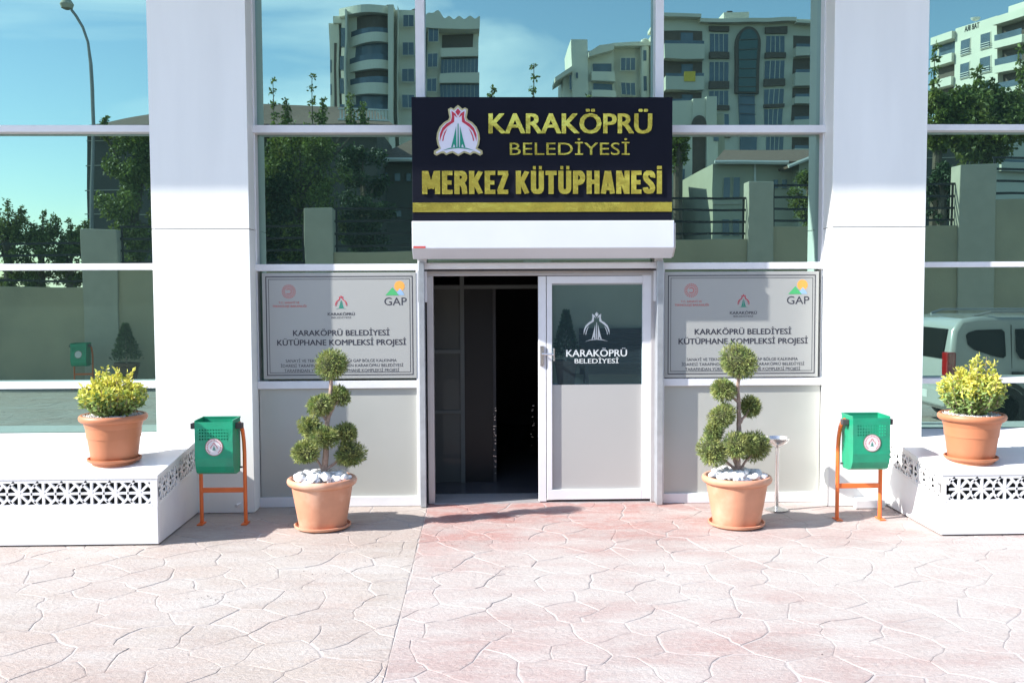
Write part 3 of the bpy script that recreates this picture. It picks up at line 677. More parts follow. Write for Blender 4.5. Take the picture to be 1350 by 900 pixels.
# ================================================================== MARBLE PLINTHS WITH LATTICE
def lattice(u0, u1, v0, v1, P, fx, name, parent, m_):
    """octagon-and-spoke lattice filling u0..u1 x v0..v1; fx maps (u,v,depth)->xyz"""
    H = v1 - v0; vm = (v0 + v1) / 2; r = H / 2; t = r * math.tan(R_(22.5)); bw = H * .050; segs = []
    n = max(1, round((u1 - u0) / P)); P = (u1 - u0) / n; k = P / H
    for i in range(n):
        c = u0 + P * (i + .5); hx = P / 2; tx = hx * math.tan(R_(22.5)) * 1.0; ty = t
        oc = [(c + hx, vm + ty), (c + tx, vm + r), (c - tx, vm + r), (c - hx, vm + ty), (c - hx, vm - ty), (c - tx, vm - r), (c + tx, vm - r), (c + hx, vm - ty)]
        segs += [(oc[0], oc[1]), (oc[2], oc[3]), (oc[3], oc[4]), (oc[4], oc[5]), (oc[6], oc[7]), (oc[7], oc[0])]
        mids = [((oc[j][0] + oc[(j + 1) % 8][0]) / 2, (oc[j][1] + oc[(j + 1) % 8][1]) / 2) for j in range(8)]
        segs += [((c, vm), q) for q in mids]
    segs += [((u0, v0), (u1, v0)), ((u0, v1), (u1, v1)), ((u0, v0), (u0, v1)), ((u1, v0), (u1, v1))]
    b = MB()
    for q, (a, e) in enumerate(segs):
        d = Vector((e[0] - a[0], e[1] - a[1])); 
        if d.length < 1e-5: continue
        d.normalize(); nn = Vector((-d.y, d.x)) * bw; ex = d * bw * .4; off = (q % 7) * .00012
        p = [(a[0] - ex.x - nn.x, a[1] - ex.y - nn.y), (e[0] + ex.x - nn.x, e[1] + ex.y - nn.y), (e[0] + ex.x + nn.x, e[1] + ex.y + nn.y), (a[0] - ex.x + nn.x, a[1] - ex.y + nn.y)]
        p = [(min(max(x, u0 - bw), u1 + bw), min(max(y, v0 - bw), v1 + bw)) for x, y in p]
        vs = [fx(x, y, off) for x, y in p] + [fx(x, y, .022) for x, y in p]
        b.add(vs, [(0, 1, 2, 3), (7, 6, 5, 4), (0, 4, 5, 1), (1, 5, 6, 2), (2, 6, 7, 3), (3, 7, 4, 0)])
    b.build(name, m_, parent)
def plinth(side):
    s = side                                   # -1 left, +1 right
    xe = plin_l_x if s < 0 else plin_r_x; xo = OUTL - PW - .02 if s < 0 else OUTR + PW + .02
    yf = -1.40; yr = PY
    zf = at(210, 626, yf)[1] if s < 0 else at(1240, 622, yf)[1]
    zr = at(261, 576, ground(264, 673)[1])[1] if s < 0 else at(1172, 578, ground(1169, 668)[1])[1]
    slope = (zr - zf) / ((ground(264, 673)[1] if s < 0 else ground(1169, 668)[1]) - yf)
    top = lambda y: zf + slope * (y - yf)
    t = thing('marble_plinth', 'white marble plinth with pierced vents under the ' + ('left potted shrub, end face shaded' if s < 0 else 'right potted shrub, end face sunlit'), 'plinth', ((xe + xo) / 2, -.8, 0), 'plinths flanking the entrance')
    B = lambda x0, x1, *r: MB().box(min(x0, x1), max(x0, x1), *r)
    vh = .205; ve = .035                      # vent band height, slab edge
    lo = lambda y: top(y) - ve - vh
    g = .008
    # top slab
    e = xe - s * .006
    MB().prism_x([(yf - .004, top(yf) - .030), (yf - .004, top(yf)), (-.02, top(-.02)), (-.02, top(-.02) - .030)], min(e, xo), max(e, xo)).build('top_slab', M['marble'], t, bevel=.003)
    # front slabs
    segx = [xe, xe + s * 3.2, xo]
    for a, b in zip(segx, segx[1:]):
        B(a + s * .0015, b - s * .002, yf, yf + .03, .012, lo(yf)).build('front_slab', M['marble'], t, bevel=.002)
        B(a + s * .03, b - s * .002, yf + .04, yf + .05, lo(yf) - .01, top(yf) - .032).build('vent_void', M['void'], t)
        n = abs(b - a)
        u0, u1 = min(a, b) + .045, max(a, b) - .045
        lattice(u0, u1, lo(yf) + .01, top(yf) - .045, .187, lambda u, v, d: (u, yf - .0 + d, v), 'front_lattice', t, M['lattice'])
        B(a + s * .0015, a + s * .036, yf + .0005, yf + .03, lo(yf) + .001, top(yf) - .031).build('corner_strip', M['marble'], t)
        B(a, b, yf + .0008, yf + .028, top(yf) - .041, top(yf) - .0305).build('edge_strip', M['marble'], t)
    # end face: slab with sloping top, two lattice panels
    MB().prism_x([(yf + .031, .012), (yf + .031, lo(yf + .031)), (yr, lo(yr)), (yr, .012)], min(xe, xe + s * .03), max(xe, xe + s * .03)).build('end_slab', M['marble'], t, bevel=.002)
    MB().prism_x([(yf + .04, lo(yf)), (yf + .04, top(yf) - .035), (yr, top(yr) - .035), (yr, lo(yr) - .01)], min(xe + s * .035, xe + s * .04), max(xe + s * .035, xe + s * .04)).build('vent_void', M['void'], t)
    MB().prism_x([(yf, top(yf) - .044), (yf, top(yf) - .0305), (yr, top(yr) - .0305), (yr, top(yr) - .044)], min(xe + s * .001, xe + s * .028), max(xe + s * .001, xe + s * .028)).build('edge_strip', M['marble'], t)
    ymid = (yf + yr) / 2
    for (ya, yb) in ((yf + .035, ymid - .02), (ymid + .02, yr - .03)):
        lattice(ya, yb, .01, vh - .01, .187, lambda u, v, d: (xe + s * (.001 + d), u, lo(u) + v), 'end_lattice', t, M['lattice'])
        MB().box(min(xe + s * .002, xe + s * .028), max(xe + s * .002, xe + s * .028), yb + .006, yb + .034, lo(yb) - .005, top(yb) - .04).build('corner_strip', M['marble'], t)
    MB().box(min(xe + s * .006, xe + s * .03), max(xe + s * .006, xe + s * .03), yf + .0015, yf + .026, lo(yf), top(yf) - .03).build('corner_strip', M['marble'], t)
    B(xe + s * .06, xo, yf + .06, -.03, 0, min(lo(yf), .4)).build('base_block', M['void'], t)
    return top
top_l = plinth(-1); top_r = plinth(1)

# ================================================================== LITTER BINS
def litter_bin(cx, y0, s, label, z0=0.0, flip=1, group='green litter bins'):
    """s: +1 keeps, -1 mirrors; flip=-1 turns it to face +y"""
    t = thing('litter_bin', label, 'litter bin', (cx, y0, z0), group)
    Y = lambda d: y0 - flip * d
    hw = .152
    prof = [(.0, .905), (.255, .893), (.265, .60), (.255, .53), (.225, .475), (.17, .455), (.04, .452), (.015, .50)]
    # outer skin with a band of punched holes in the front
    b = MB(); n = len(prof)
    hz0, hz1 = .735, .835; cols = 22; rows = 8
    zt, zb_ = .893, .60; yt, yb = .255, .265
    def fy(z): return yt + (yb - yt) * (zt - z) / (zt - zb_)
    def quad(xa, xb, za, zb2): b.add([(cx + xa, Y(fy(za)), z0 + za), (cx + xb, Y(fy(za)), z0 + za), (cx + xb, Y(fy(zb2)), z0 + zb2), (cx + xa, Y(fy(zb2)), z0 + zb2)], [(0, 1, 2, 3)])
    hw_ = hw - .001
    quad(-hw, hw, hz1, zt); quad(-hw, hw, zb_, hz0)
    xs = [-.116 + .232 * i / (cols - 1) for i in range(cols)]; zs = [hz0 + (hz1 - hz0) * i / (rows) for i in range(rows + 1)]
    quad(-hw, xs[0], hz0, hz1); quad(xs[-1], hw, hz0, hz1)
    for i in range(cols - 1):
        for j in range(rows):
            if i % 2 == 0 and j % 2 == 1: continue
            quad(xs[i], xs[i + 1], zs[j], zs[j + 1])
    for i in range(2, n - 1):
        a, c = prof[i], prof[i + 1]
        b.add([(cx - hw, Y(a[0]), z0 + a[1]), (cx + hw, Y(a[0]), z0 + a[1]), (cx + hw, Y(c[0]), z0 + c[1]), (cx - hw, Y(c[0]), z0 + c[1])], [(0, 1, 2, 3)])
    a, c = prof[-1], prof[0]
    b.add([(cx - hw, Y(a[0]), z0 + a[1]), (cx + hw, Y(a[0]), z0 + a[1]), (cx + hw, Y(c[0]), z0 + c[1]), (cx - hw, Y(c[0]), z0 + c[1])], [(0, 1, 2, 3)])
    for q in (-1, 1):
        b.add([(cx + q * hw, Y(p[0]), z0 + p[1]) for p in prof], [tuple(range(n))])
    skin = b.build('bin_shell', M['bin'], t)
    bm = bmesh.new(); bm.from_mesh(skin.data); bmesh.ops.remove_doubles(bm, verts=bm.verts, dist=.0002); bmesh.ops.recalc_face_normals(bm, faces=bm.faces); bm.to_mesh(skin.data); bm.free()
    so_ = skin.modifiers.new('solid', 'SOLIDIFY'); so_.thickness = .003; so_.offset = 0
    rimb = MB()
    for q in (-1, 1): rimb.box(cx + q * hw - .004, cx + q * hw + .004, Y(.25), Y(.0), z0 + .893, z0 + .906)
    rimb.box(cx - hw - .004, cx + hw + .004, Y(-.004), Y(.004), z0 + .893, z0 + .907).build('bin_rim', M['bin'], t)
    # frame
    for q in (-1, 1):
        x = cx + q * .183
        path = [(x, Y(-.0), z0 + .0), (x, Y(0), z0 + .35), (x, Y(.0), z0 + .60), (x, Y(.015), z0 + .70), (x, Y(.05), z0 + .79), (x, Y(.10), z0 + .845), (x, Y(.145), z0 + .862)]
        MB().tube(path, .022, 8, .75).build('frame_post', M['binorange'], t, smooth=True)
        MB().box(x - .024, x + .024, Y(-.045), Y(.075), z0 + .0008, z0 + .010).build('foot_plate', M['binorange'], t)
        xi = cx + q * hw
        out_x = cx + q * .212
        MB().box(min(xi, out_x), max(xi, out_x), Y(.125), Y(.175), z0 + .825, z0 + .872).build('pivot_cap', M['rubber'], t, bevel=.006)
    MB().box(cx - .18, cx + .18, Y(-.012), Y(.012), z0 + .265, z0 + .305).build('crossbar', M['binorange'], t, bevel=.003)
    MB().tube([(cx + s * hw, Y(.04), z0 + .485), (cx + s * (hw + .022), Y(.04), z0 + .485)], .008, 8).build('latch_pin', M['rubber'], t)
    # round municipal sticker
    r = .066; zc = .690; yy = .004
    disc = lambda rad, d, mm, nm: MB().add([(cx + .003 + rad * math.cos(2 * math.pi * k / 32), Y(fy(zc + rad * math.sin(2 * math.pi * k / 32)) + yy + d), z0 + zc + rad * math.sin(2 * math.pi * k / 32)) for k in range(32)] , [tuple(range(32))]).build(nm, mm, t)
    disc(r + .006, .0004, M['stickerring'], 'sticker_border'); disc(r, .0010, M['sticker'], 'sticker_disc')
    if flip > 0:
        yS = lambda v_: Y(fy(zc + v_) + yy + .0018)
        for nm, pl, mm in (('sticker_emblem', LOGO_RED + LOGO_RED2, M['printred']), ('sticker_tower', LOGO_GREEN, M['green'])):
            bb = MB()
            for p in pl: bb.add([(cx + .003 + u * .082, yS(-.038 + v * .082), z0 + zc - .038 + v * .082) for u, v in p], [tuple(range(len(p)))])
            bb.build(nm, mm, t)
        bb = MB()
        for k in range(22):
            a = R_(-50 + 280 * k / 21); ca, sa = math.cos(a), math.sin(a)
            bb.add([(cx + .003 + (ca * q0 - sa * q1), yS(sa * q0 + ca * q1), z0 + zc + (sa * q0 + ca * q1)) for q0, q1 in ((.050, -.003), (.060, -.003), (.060, .003), (.050, .003))], [(0, 1, 2, 3)])
        bb.build('sticker_print', M['printred'], t)
    return t
gb0, gb1 = ground(267, 690), ground(323, 690)
litter_bin((gb0[0] + gb1[0]) / 2, gb0[1], 1, 'green perforated litter bin on orange frame by the left pillar')
gb0, gb1 = ground(1104, 684), ground(1160, 684)
litter_bin((gb0[0] + gb1[0]) / 2, gb0[1], -1, 'green perforated litter bin on orange frame by the right pillar')

# ================================================================== POTS AND PLANTS
def pot(t, cx, cy, z0, R, h, m_, groove=False, saucer_r=.23):
    k = R / .28
    MB().lathe([(.0001, z0 + .006), (saucer_r * .9, z0 + .004), (saucer_r, z0 + .018), (saucer_r + .004, z0 + .034), (saucer_r - .006, z0 + .036), (saucer_r - .016, z0 + .016), (.0001, z0 + .014)], cx, cy, 48, False).build('saucer', m_, t, smooth=True)
    b = z0 + .018; H = h
    body = [(.185 * k, b), (.19 * k, b + .01)]
    if groove: body += [(.222 * k, b + H * .62), (.226 * k, b + H * .66), (.219 * k, b + H * .68), (.228 * k, b + H * .71), (.232 * k, b + H * .74)]
    body += [(.245 * k, b + H * .84), (.247 * k, b + H * .855)]
    MB().lathe([(.0001, b)] + body + [(.235 * k, b + H * .86), (.22 * k, b + H * .5), (.0001, b + H * .5)], cx, cy, 56, False).build('pot_body', m_, t, smooth=True)
    MB().lathe([(.245 * k, b + H * .845), (.262 * k, b + H * .85), (.276 * k, b + H * .885), (.281 * k, b + H * .93), (.277 * k, b + H * .975), (.266 * k, b + H), (.252 * k, b + H), (.243 * k, b + H * .96), (.238 * k, b + H * .86)], cx, cy, 56, False).build('pot_rim', m_, t, smooth=True)
    return b + H

def pebble_meshes():
    out_ = []
    for q in range(4):
        bm = bmesh.new(); bmesh.ops.create_icosphere(bm, subdivisions=2, radius=1)
        for v in bm.verts:
            v.co *= 1 + .28 * noise.noise(v.co * 1.3 + Vector((q * 5, 0, 0))) + .08 * noise.noise(v.co * 3 + Vector((q * 9, 1, 0)))
            v.co.z *= .72
        me = bpy.data.meshes.new('pebble'); bm.to_mesh(me); bm.free(); me.materials.append(M['pebble'])
        for p in me.polygons: p.use_smooth = True
        out_.append(me)
    return out_
PEB = pebble_meshes()

def topiary(px, py, label, balls, trunk, branches, seed):
    rnd = random.Random(seed)
    _, cy = ground(px, py); cy += .21; cx = at(px, py - 20, cy)[0]
    t = thing('potted_topiary', label, 'potted tree', (cx, cy, 0), 'cloud-pruned conifers in terracotta pots')
    zt = pot(t, cx, cy, .0, .285, .40, M['terra'])
    MB().lathe([(.0001, zt - .04), (.24, zt - .04), (.24, zt - .05), (.0001, zt - .05)], cx, cy, 32, False).build('soil', M['soil'], t)
    for k in range(100):
        a = rnd.uniform(0, 2 * math.pi); r = .225 * math.sqrt(rnd.uniform(0, 1)); s_ = rnd.uniform(.024, .042)
        o = bpy.data.objects.new('pebble', PEB[k % 4]); COL.objects.link(o); o.parent = t
        o.location = (r * math.cos(a), r * math.sin(a), zt - .022 + rnd.uniform(0, .055) * (1.25 - r / .225 * .55)); o.scale = (s_, s_ * rnd.uniform(.7, 1.1), s_)
        o.rotation_euler = (rnd.uniform(-.5, .5), rnd.uniform(-.5, .5), rnd.uniform(0, 6))
    P3 = lambda q, dy=0: Vector((at(q[0], q[1], cy + dy)[0], cy + dy, at(q[0], q[1], cy + dy)[1]))
    sc = (cy - CAM.y) / F_PX
    def wob(path, rad):
        pts = [P3(*q) if len(q) == 2 and isinstance(q[0], tuple) else P3(q) for q in path]; out_ = []
        for i in range(len(pts) - 1):
            for j in range(3):
                p = pts[i].lerp(pts[i + 1], j / 3); p += Vector((rnd.uniform(-.005, .005), rnd.uniform(-.005, .005), 0)); out_.append(p)
        out_.append(pts[-1]); n = len(out_)
        return out_, [rad[0] + (rad[1] - rad[0]) * i / (n - 1) for i in range(n)]
    p, r = wob(trunk, (.027, .012)); MB().tube(p, r, 8).build('trunk', M['bark'], t, smooth=True)
    for br in branches:
        p, r = wob(br, (.014, .007)); MB().tube(p, r, 6).build('branch', M['bark'], t, smooth=True)
    for (bx, by, br, dy) in balls:
        c = P3((bx, by), dy); R = br * sc * 1.0
        pts, outw = [], []
        lump = [(Vector((rnd.gauss(0, 1), rnd.gauss(0, 1), rnd.gauss(0, 1))).normalized(), rnd.uniform(-.30, .20)) for _ in range(14)]
        N = int(2100 * (R / .15) ** 1.6) + 350
        for k in range(N):
            d = Vector((rnd.gauss(0, 1), rnd.gauss(0, 1), rnd.gauss(0, 1))).normalized()
            lr = 1 + sum(w * max(0, d.dot(l)) ** 3 for l, w in lump)
            rad = R * lr * (rnd.uniform(.45, 1.16) ** .5) * .90
            q = Vector((d.x, d.y, d.z * .92)) * rad; pts.append(c + q); outw.append(d)
        vs, fs = leaf_cloud(pts, .036, .18, 0.2, .3, rnd, outw)
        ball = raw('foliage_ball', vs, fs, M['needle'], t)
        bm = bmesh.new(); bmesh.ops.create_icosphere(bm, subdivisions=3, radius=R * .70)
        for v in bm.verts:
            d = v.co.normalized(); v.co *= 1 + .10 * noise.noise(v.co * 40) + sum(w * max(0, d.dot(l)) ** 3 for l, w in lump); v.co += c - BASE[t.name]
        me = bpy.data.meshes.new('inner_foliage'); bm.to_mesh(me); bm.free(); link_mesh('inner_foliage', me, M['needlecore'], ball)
    return t
topiary(425.5, 703, 'cloud-pruned conifer in terracotta pot standing left of the dark doorway',
        [(438, 481, 22, 0), (449, 521, 14, .05), (421, 532, 19, -.05), (408, 562, 15, -.02), (429, 575, 17, -.10), (457, 570, 15, .02), (402, 596, 19, -.04), (461, 600, 19, .0)],
        [(428, 622), (429, 600), (430, 575), (432, 552), (436, 530), (437, 500), (438, 482)],
        [[(427, 620), (418, 607), (404, 597)], [(431, 618), (446, 607), (460, 600)], [(432, 556), (423, 545), (418, 533)], [(434, 548), (441, 535), (449, 522)], [(431, 585), (446, 577), (456, 571)], [(430, 590), (420, 575), (409, 564)]], 5)
topiary(971, 700, 'taller cloud-pruned conifer in terracotta pot beside the steel ashtray, right of the door',
        [(973, 476, 27, 0), (953, 512, 18, -.03), (989.5, 536, 16, .04), (953, 548, 19, -.03), (941, 569, 12.5, 0), (939.5, 595, 19, -.04), (971, 587, 17, -.10), (997, 588, 19, .03), (985, 584, 15, -.06)],
        [(972, 622), (972, 600), (974, 575), (974, 550), (973, 525), (973, 500), (973, 480)],
        [[(970, 620), (958, 608), (942, 597)], [(975, 618), (985, 606), (997, 592)], [(973, 560), (982, 548), (989, 538)], [(971, 612), (964, 595), (968, 587)], [(973, 530), (962, 520), (954, 514)]], 9)

def shrub_pot(px, py, topf, label, W_, H_, seed, peaks):
    rnd = random.Random(seed)
    # find the spot on the sloping top
    y = -1.0
    for _ in range(30):
        z = topf(y); gx, gy = ground(px, py, z); y = gy
    cy = y + .18; z0 = topf(cy); cx = at(px, py - 15, cy)[0]
    t = thing('potted_shrub', label, 'potted shrub', (cx, cy, z0), 'golden shrubs in pots on the plinths')
    # the saucer sits level on wedges of the slope: lift to the high side
    zt = pot(t, cx, cy, z0 + .006, .262, .365, M['terra2'], True, .205)
    MB().lathe([(.0001, z0 - .02), (.17, z0 - .02), (.17, z0 + .012), (.0001, z0 + .012)], cx, cy, 32, False).build('pot_shim', M['terra2'], t)
    MB().lathe([(.0001, zt - .03), (.222, zt - .03), (.222, zt - .05), (.0001, zt - .05)], cx, cy, 32, False).build('soil', M['soil'], t)
    g = MB(); ico = [(0, 0, 1), (.9, 0, .1), (.2, .9, 0), (-.8, .5, .1), (-.7, -.6, 0), (.3, -.9, .1), (0, 0, -1)]
    fc = [(0, 1, 2), (0, 2, 3), (0, 3, 4), (0, 4, 5), (0, 5, 1), (6, 2, 1), (6, 3, 2), (6, 4, 3), (6, 5, 4), (6, 1, 5)]
    for k in range(900):
        a = rnd.uniform(0, 2 * math.pi); r = .225 * math.sqrt(rnd.uniform(0, 1)); s_ = rnd.uniform(.006, .013); x, yy, z = cx + r * math.cos(a), cy + r * math.sin(a), zt - .028 + rnd.uniform(0, .022)
        rot = rnd.uniform(0, 6); g.add([(x + (p[0] * math.cos(rot) - p[1] * math.sin(rot)) * s_, yy + (p[0] * math.sin(rot) + p[1] * math.cos(rot)) * s_, z + p[2] * s_ * .8) for p in ico], fc)
    gr = raw('gravel', g.v, g.f, M['gravel'], t); gr['kind'] = 'stuff'
    # stems and leaves
    stem = MB(); lo_, hi_ = [], []
    for k in range(95):
        a = rnd.uniform(0, 2 * math.pi); rr_ = math.sqrt(rnd.uniform(0, 1)); 
        tip = Vector((cx + W_ * rr_ * math.cos(a), cy + W_ * .9 * rr_ * math.sin(a), 0))
        prof = math.sqrt(max(0, 1 - (rr_ * .93) ** 2)); hh = H_ * (.28 + .62 * prof) * rnd.uniform(.82, 1.05)
        for (pa, pr, ph) in peaks:
            d = math.hypot(tip.x - cx - pa, (tip.y - cy)) 
            if d < pr: hh = max(hh, ph * rnd.uniform(.9, 1.02))
        tip.z = zt + hh; b0 = Vector((cx + .05 * math.cos(a), cy + .05 * math.sin(a), zt - .03))
        mid = b0.lerp(tip, .5) + Vector((math.cos(a), math.sin(a), 0)) * W_ * .22 * rr_
        path = [b0, b0.lerp(mid, .6), mid, mid.lerp(tip, .55), tip]; stem.tube(path, [.004, .0035, .003, .002, .0015], 4)
        L = 29
        for j in range(L):
            u = .14 + .88 * (j / L); q = b0.lerp(mid, min(1, u * 2)) if u < .5 else mid.lerp(tip, (u - .5) * 2)
            for w_ in range(2):
                p = q + Vector((rnd.gauss(0, .011), rnd.gauss(0, .011), rnd.gauss(0, .010)))
                d_ = Vector((rnd.gauss(0, 1), rnd.gauss(0, 1), .45 + rnd.gauss(0, .5)))
                hrel = (p.z - zt) / H_
                (hi_ if hrel + rnd.uniform(-.18, .18) + .10 * rr_ > .52 else lo_).append((p, d_.normalized()))
    stem.build('stems', M['bark'], t)
    for nm, L_, mm in (('lower_leaves', lo_, M['gleaf']), ('golden_leaves', hi_, M['yleaf'])):
        vs, fs = leaf_cloud([q[0] for q in L_], .042, .50, .2, .2, rnd, [q[1] for q in L_]); raw(nm, vs, fs, mm, t)
    return t
shrub_pot(151, 617, top_l, 'golden-tipped round shrub in orange pot on the left plinth', .270, .33, 21, [(-.09, .05, .375), (.06, .04, .35), (.12, .04, .345)])
shrub_pot(1280, 615, top_r, 'golden-tipped shrub with upright shoots in orange pot on the right plinth', .265, .40, 33, [(.07, .05, .48), (.13, .05, .46), (-.14, .05, .36), (-.02, .05, .42)])

# ash stand
_, ay = ground(1024, 676); ay += .10; ax = at(1024, 640, ay)[0]
t = thing('ashtray_stand', 'slim stainless ashtray stand behind the right terracotta pot', 'ashtray', (ax, ay, 0))
MB().lathe([(.0001, .001), (.095, .001), (.10, .012), (.05, .026), (.018, .04), (.0001, .04)], ax, ay, 32, False).build('stand_base', M['chrome'], t, smooth=True)
MB().lathe([(.018, .035), (.018, .56)], ax, ay, 16).build('stand_pole', M['chrome'], t, smooth=True)
zt = at(1026, 577, ay)[1]
MB().lathe([(.014, .555), (.045, zt - .07), (.095, zt - .035), (.112, zt), (.106, zt + .004), (.09, zt - .022), (.04, zt - .04), (.0001, zt - .04)], ax, ay, 36, False).build('ash_dish', M['chrome'], t, smooth=True)
# waste pipe stub low on the left pillar, stone wedge below the right bin
px_, pz_ = at(313, 665, PY)
tag(MB().tube([(px_ + .03, PY + .02, pz_ + .012), (px_ - .0, PY - .05, pz_)], .016, 12).build('pipe_stub', M['pipe'], None, (px_, PY, pz_), smooth=True), 'short white pipe stub low on the left pillar, behind the bin frame', 'pipe')
wx0, wx1 = at(1121, 660, PY)[0], at(1158, 660, PY)[0]
tag(MB().prism_z([(wx0, PY - .12), (wx1 + .02, PY - .11), (wx1, PY - .005), (wx0 + .02, PY - .005)], .001, .085).build('kerb_block', M['marble'], None, ((wx0 + wx1) / 2, PY - .06, 0), bevel=.012), 'pale stone block at the foot of the right pillar', 'stone block')

exec_bg = True
# ================================================================== ACROSS THE STREET (seen mirrored in the glazing)
WY = 10.95
def bz(px, py, d): return behind(px, py, d)
wall = thing('retaining_wall', 'long cream rendered wall with stepped top opposite the library', 'wall', (0, -WY, 0))
segs = [(-260, 110, 378), (157, 404, 354), (441, 690, 331), (727, 984, 316), (1018, 1262, 298), (1308, 1700, 263)]
piers = [(110, 157, 303), (404, 441, 275), (690, 727, 257), (984, 1018, 239), (1262, 1308, 218)]
for (a, b, tp) in segs:
    x0, x1 = bz(a, 400, WY)[0], bz(b, 400, WY)[0]; zt = bz((max(a, 0) + min(b, 1350)) / 2, tp, WY)[1]
    MB().box(x0, x1, -WY - .30, -WY, -.3, zt).build('wall_panel', M['creamwall'], wall, bevel=.01)
    n = max(2, int((x1 - x0) / 2.0)); 
    rl = thing('wall_railing', {-260: 'black railing on the lowest wall run, far left in the reflection', 157: 'black railing on the wall run between the two left piers', 441: 'black railing on the wall run left of the middle pier', 727: 'black railing on the wall run right of the middle pier', 1018: 'black railing on the wall run right of the pier by the tiled house', 1308: 'black railing on the highest wall run, far right'}[a], 'railing', ((x0 + x1) / 2, -WY - .15, zt), 'railings on the wall')
    for k, hh in enumerate((.10, .34, .58, .82)): MB().box(x0 + .01, x1 - .01, -WY - .17, -WY - .13, zt + hh, zt + hh + .045).build('rail_bar', M['iron'], rl)
    for k in range(n + 1):
        x = x0 + .05 + (x1 - x0 - .1) * k / n; MB().box(x - .02, x + .02, -WY - .165, -WY - .135, zt - .01, zt + .84).build('rail_post', M['iron'], rl)
for (a, b, tp) in piers:
    x0, x1 = bz(a, 400, WY)[0], bz(b, 400, WY)[0]; zt = bz((a + b) / 2, tp, WY)[1]
    MB().box(x0, x1, -WY - .36, -WY + .05, -.3, zt).build('wall_pier', M['creamtop'], wall, bevel=.015)

bxp = bz(114.5, 505, WY - .3)[0]
litter_bin(bxp, -WY + .45, 1, 'green litter bin standing against the cream wall, seen mirrored', 0.0, -1)
def cone_tree(px, label, h, seed):
    rnd = random.Random(seed); x = bz(px, 500, WY - .5)[0]; y = -WY + .5
    t = thing('potted_conifer', label, 'potted tree', (x, y, 0), 'cone-shaped conifers in brown pots')
    MB().lathe([(.15, .0), (.17, .05), (.22, .42), (.245, .44), (.245, .50), (.215, .50), (.205, .42), (.0001, .42)], x, y, 28).build('pot', M['darkpot'], t, smooth=True)
    MB().tube([(x, y, .4), (x, y, h * .95)], [.02, .005], 6).build('trunk', M['bark'], t)
    pts, ow = [], []
    for k in range(2600):
        u = rnd.random() ** .8; a = rnd.uniform(0, 6.283); r = (.25 * (1 - u) ** 1.05 + .015) * rnd.uniform(.5, 1.15); z = .55 + (h - .55) * u
        pts.append((x + r * math.cos(a), y + r * math.sin(a), z)); ow.append(Vector((math.cos(a), math.sin(a), .9)).normalized())
    vs, fs = leaf_cloud(pts, .075, .3, .3, .3, rnd, ow); raw('foliage', vs, fs, M['darkleaf'], t); return t
cone_tree(168, 'cone-shaped conifer in brown pot beside the mirrored litter bin', 1.22, 2)
cone_tree(746, 'taller cone-shaped conifer beside the dark slatted bench, mirrored in the door', 1.45, 4)
bb0 = bz(765, 500, WY - .4)[0]
t = thing('slatted_bench', 'dark slatted bench against the cream wall, mirrored in the door pane', 'bench', (bb0 + .9, -WY + .4, 0))
for k in range(8): MB().box(bb0, bb0 + 1.9, -WY + .10 + .01 * k, -WY + .13 + .01 * k, 1.0 - .115 * k, 1.108 - .115 * k).build('back_slat', M['wood'], t)
for k in range(4): MB().box(bb0, bb0 + 1.9, -WY + .17 + .11 * k, -WY + .26 + .11 * k, .43, .46).build('seat_slat', M['wood'], t)
for x in (bb0 + .08, bb0 + 1.76):
    MB().box(x, x + .06, -WY + .17, -WY + .60, .40, .43).box(x, x + .06, -WY + .55, -WY + .60, 0, .40).box(x, x + .06, -WY + .15, -WY + .20, 0, .40).build('bench_leg', M['iron'], t)

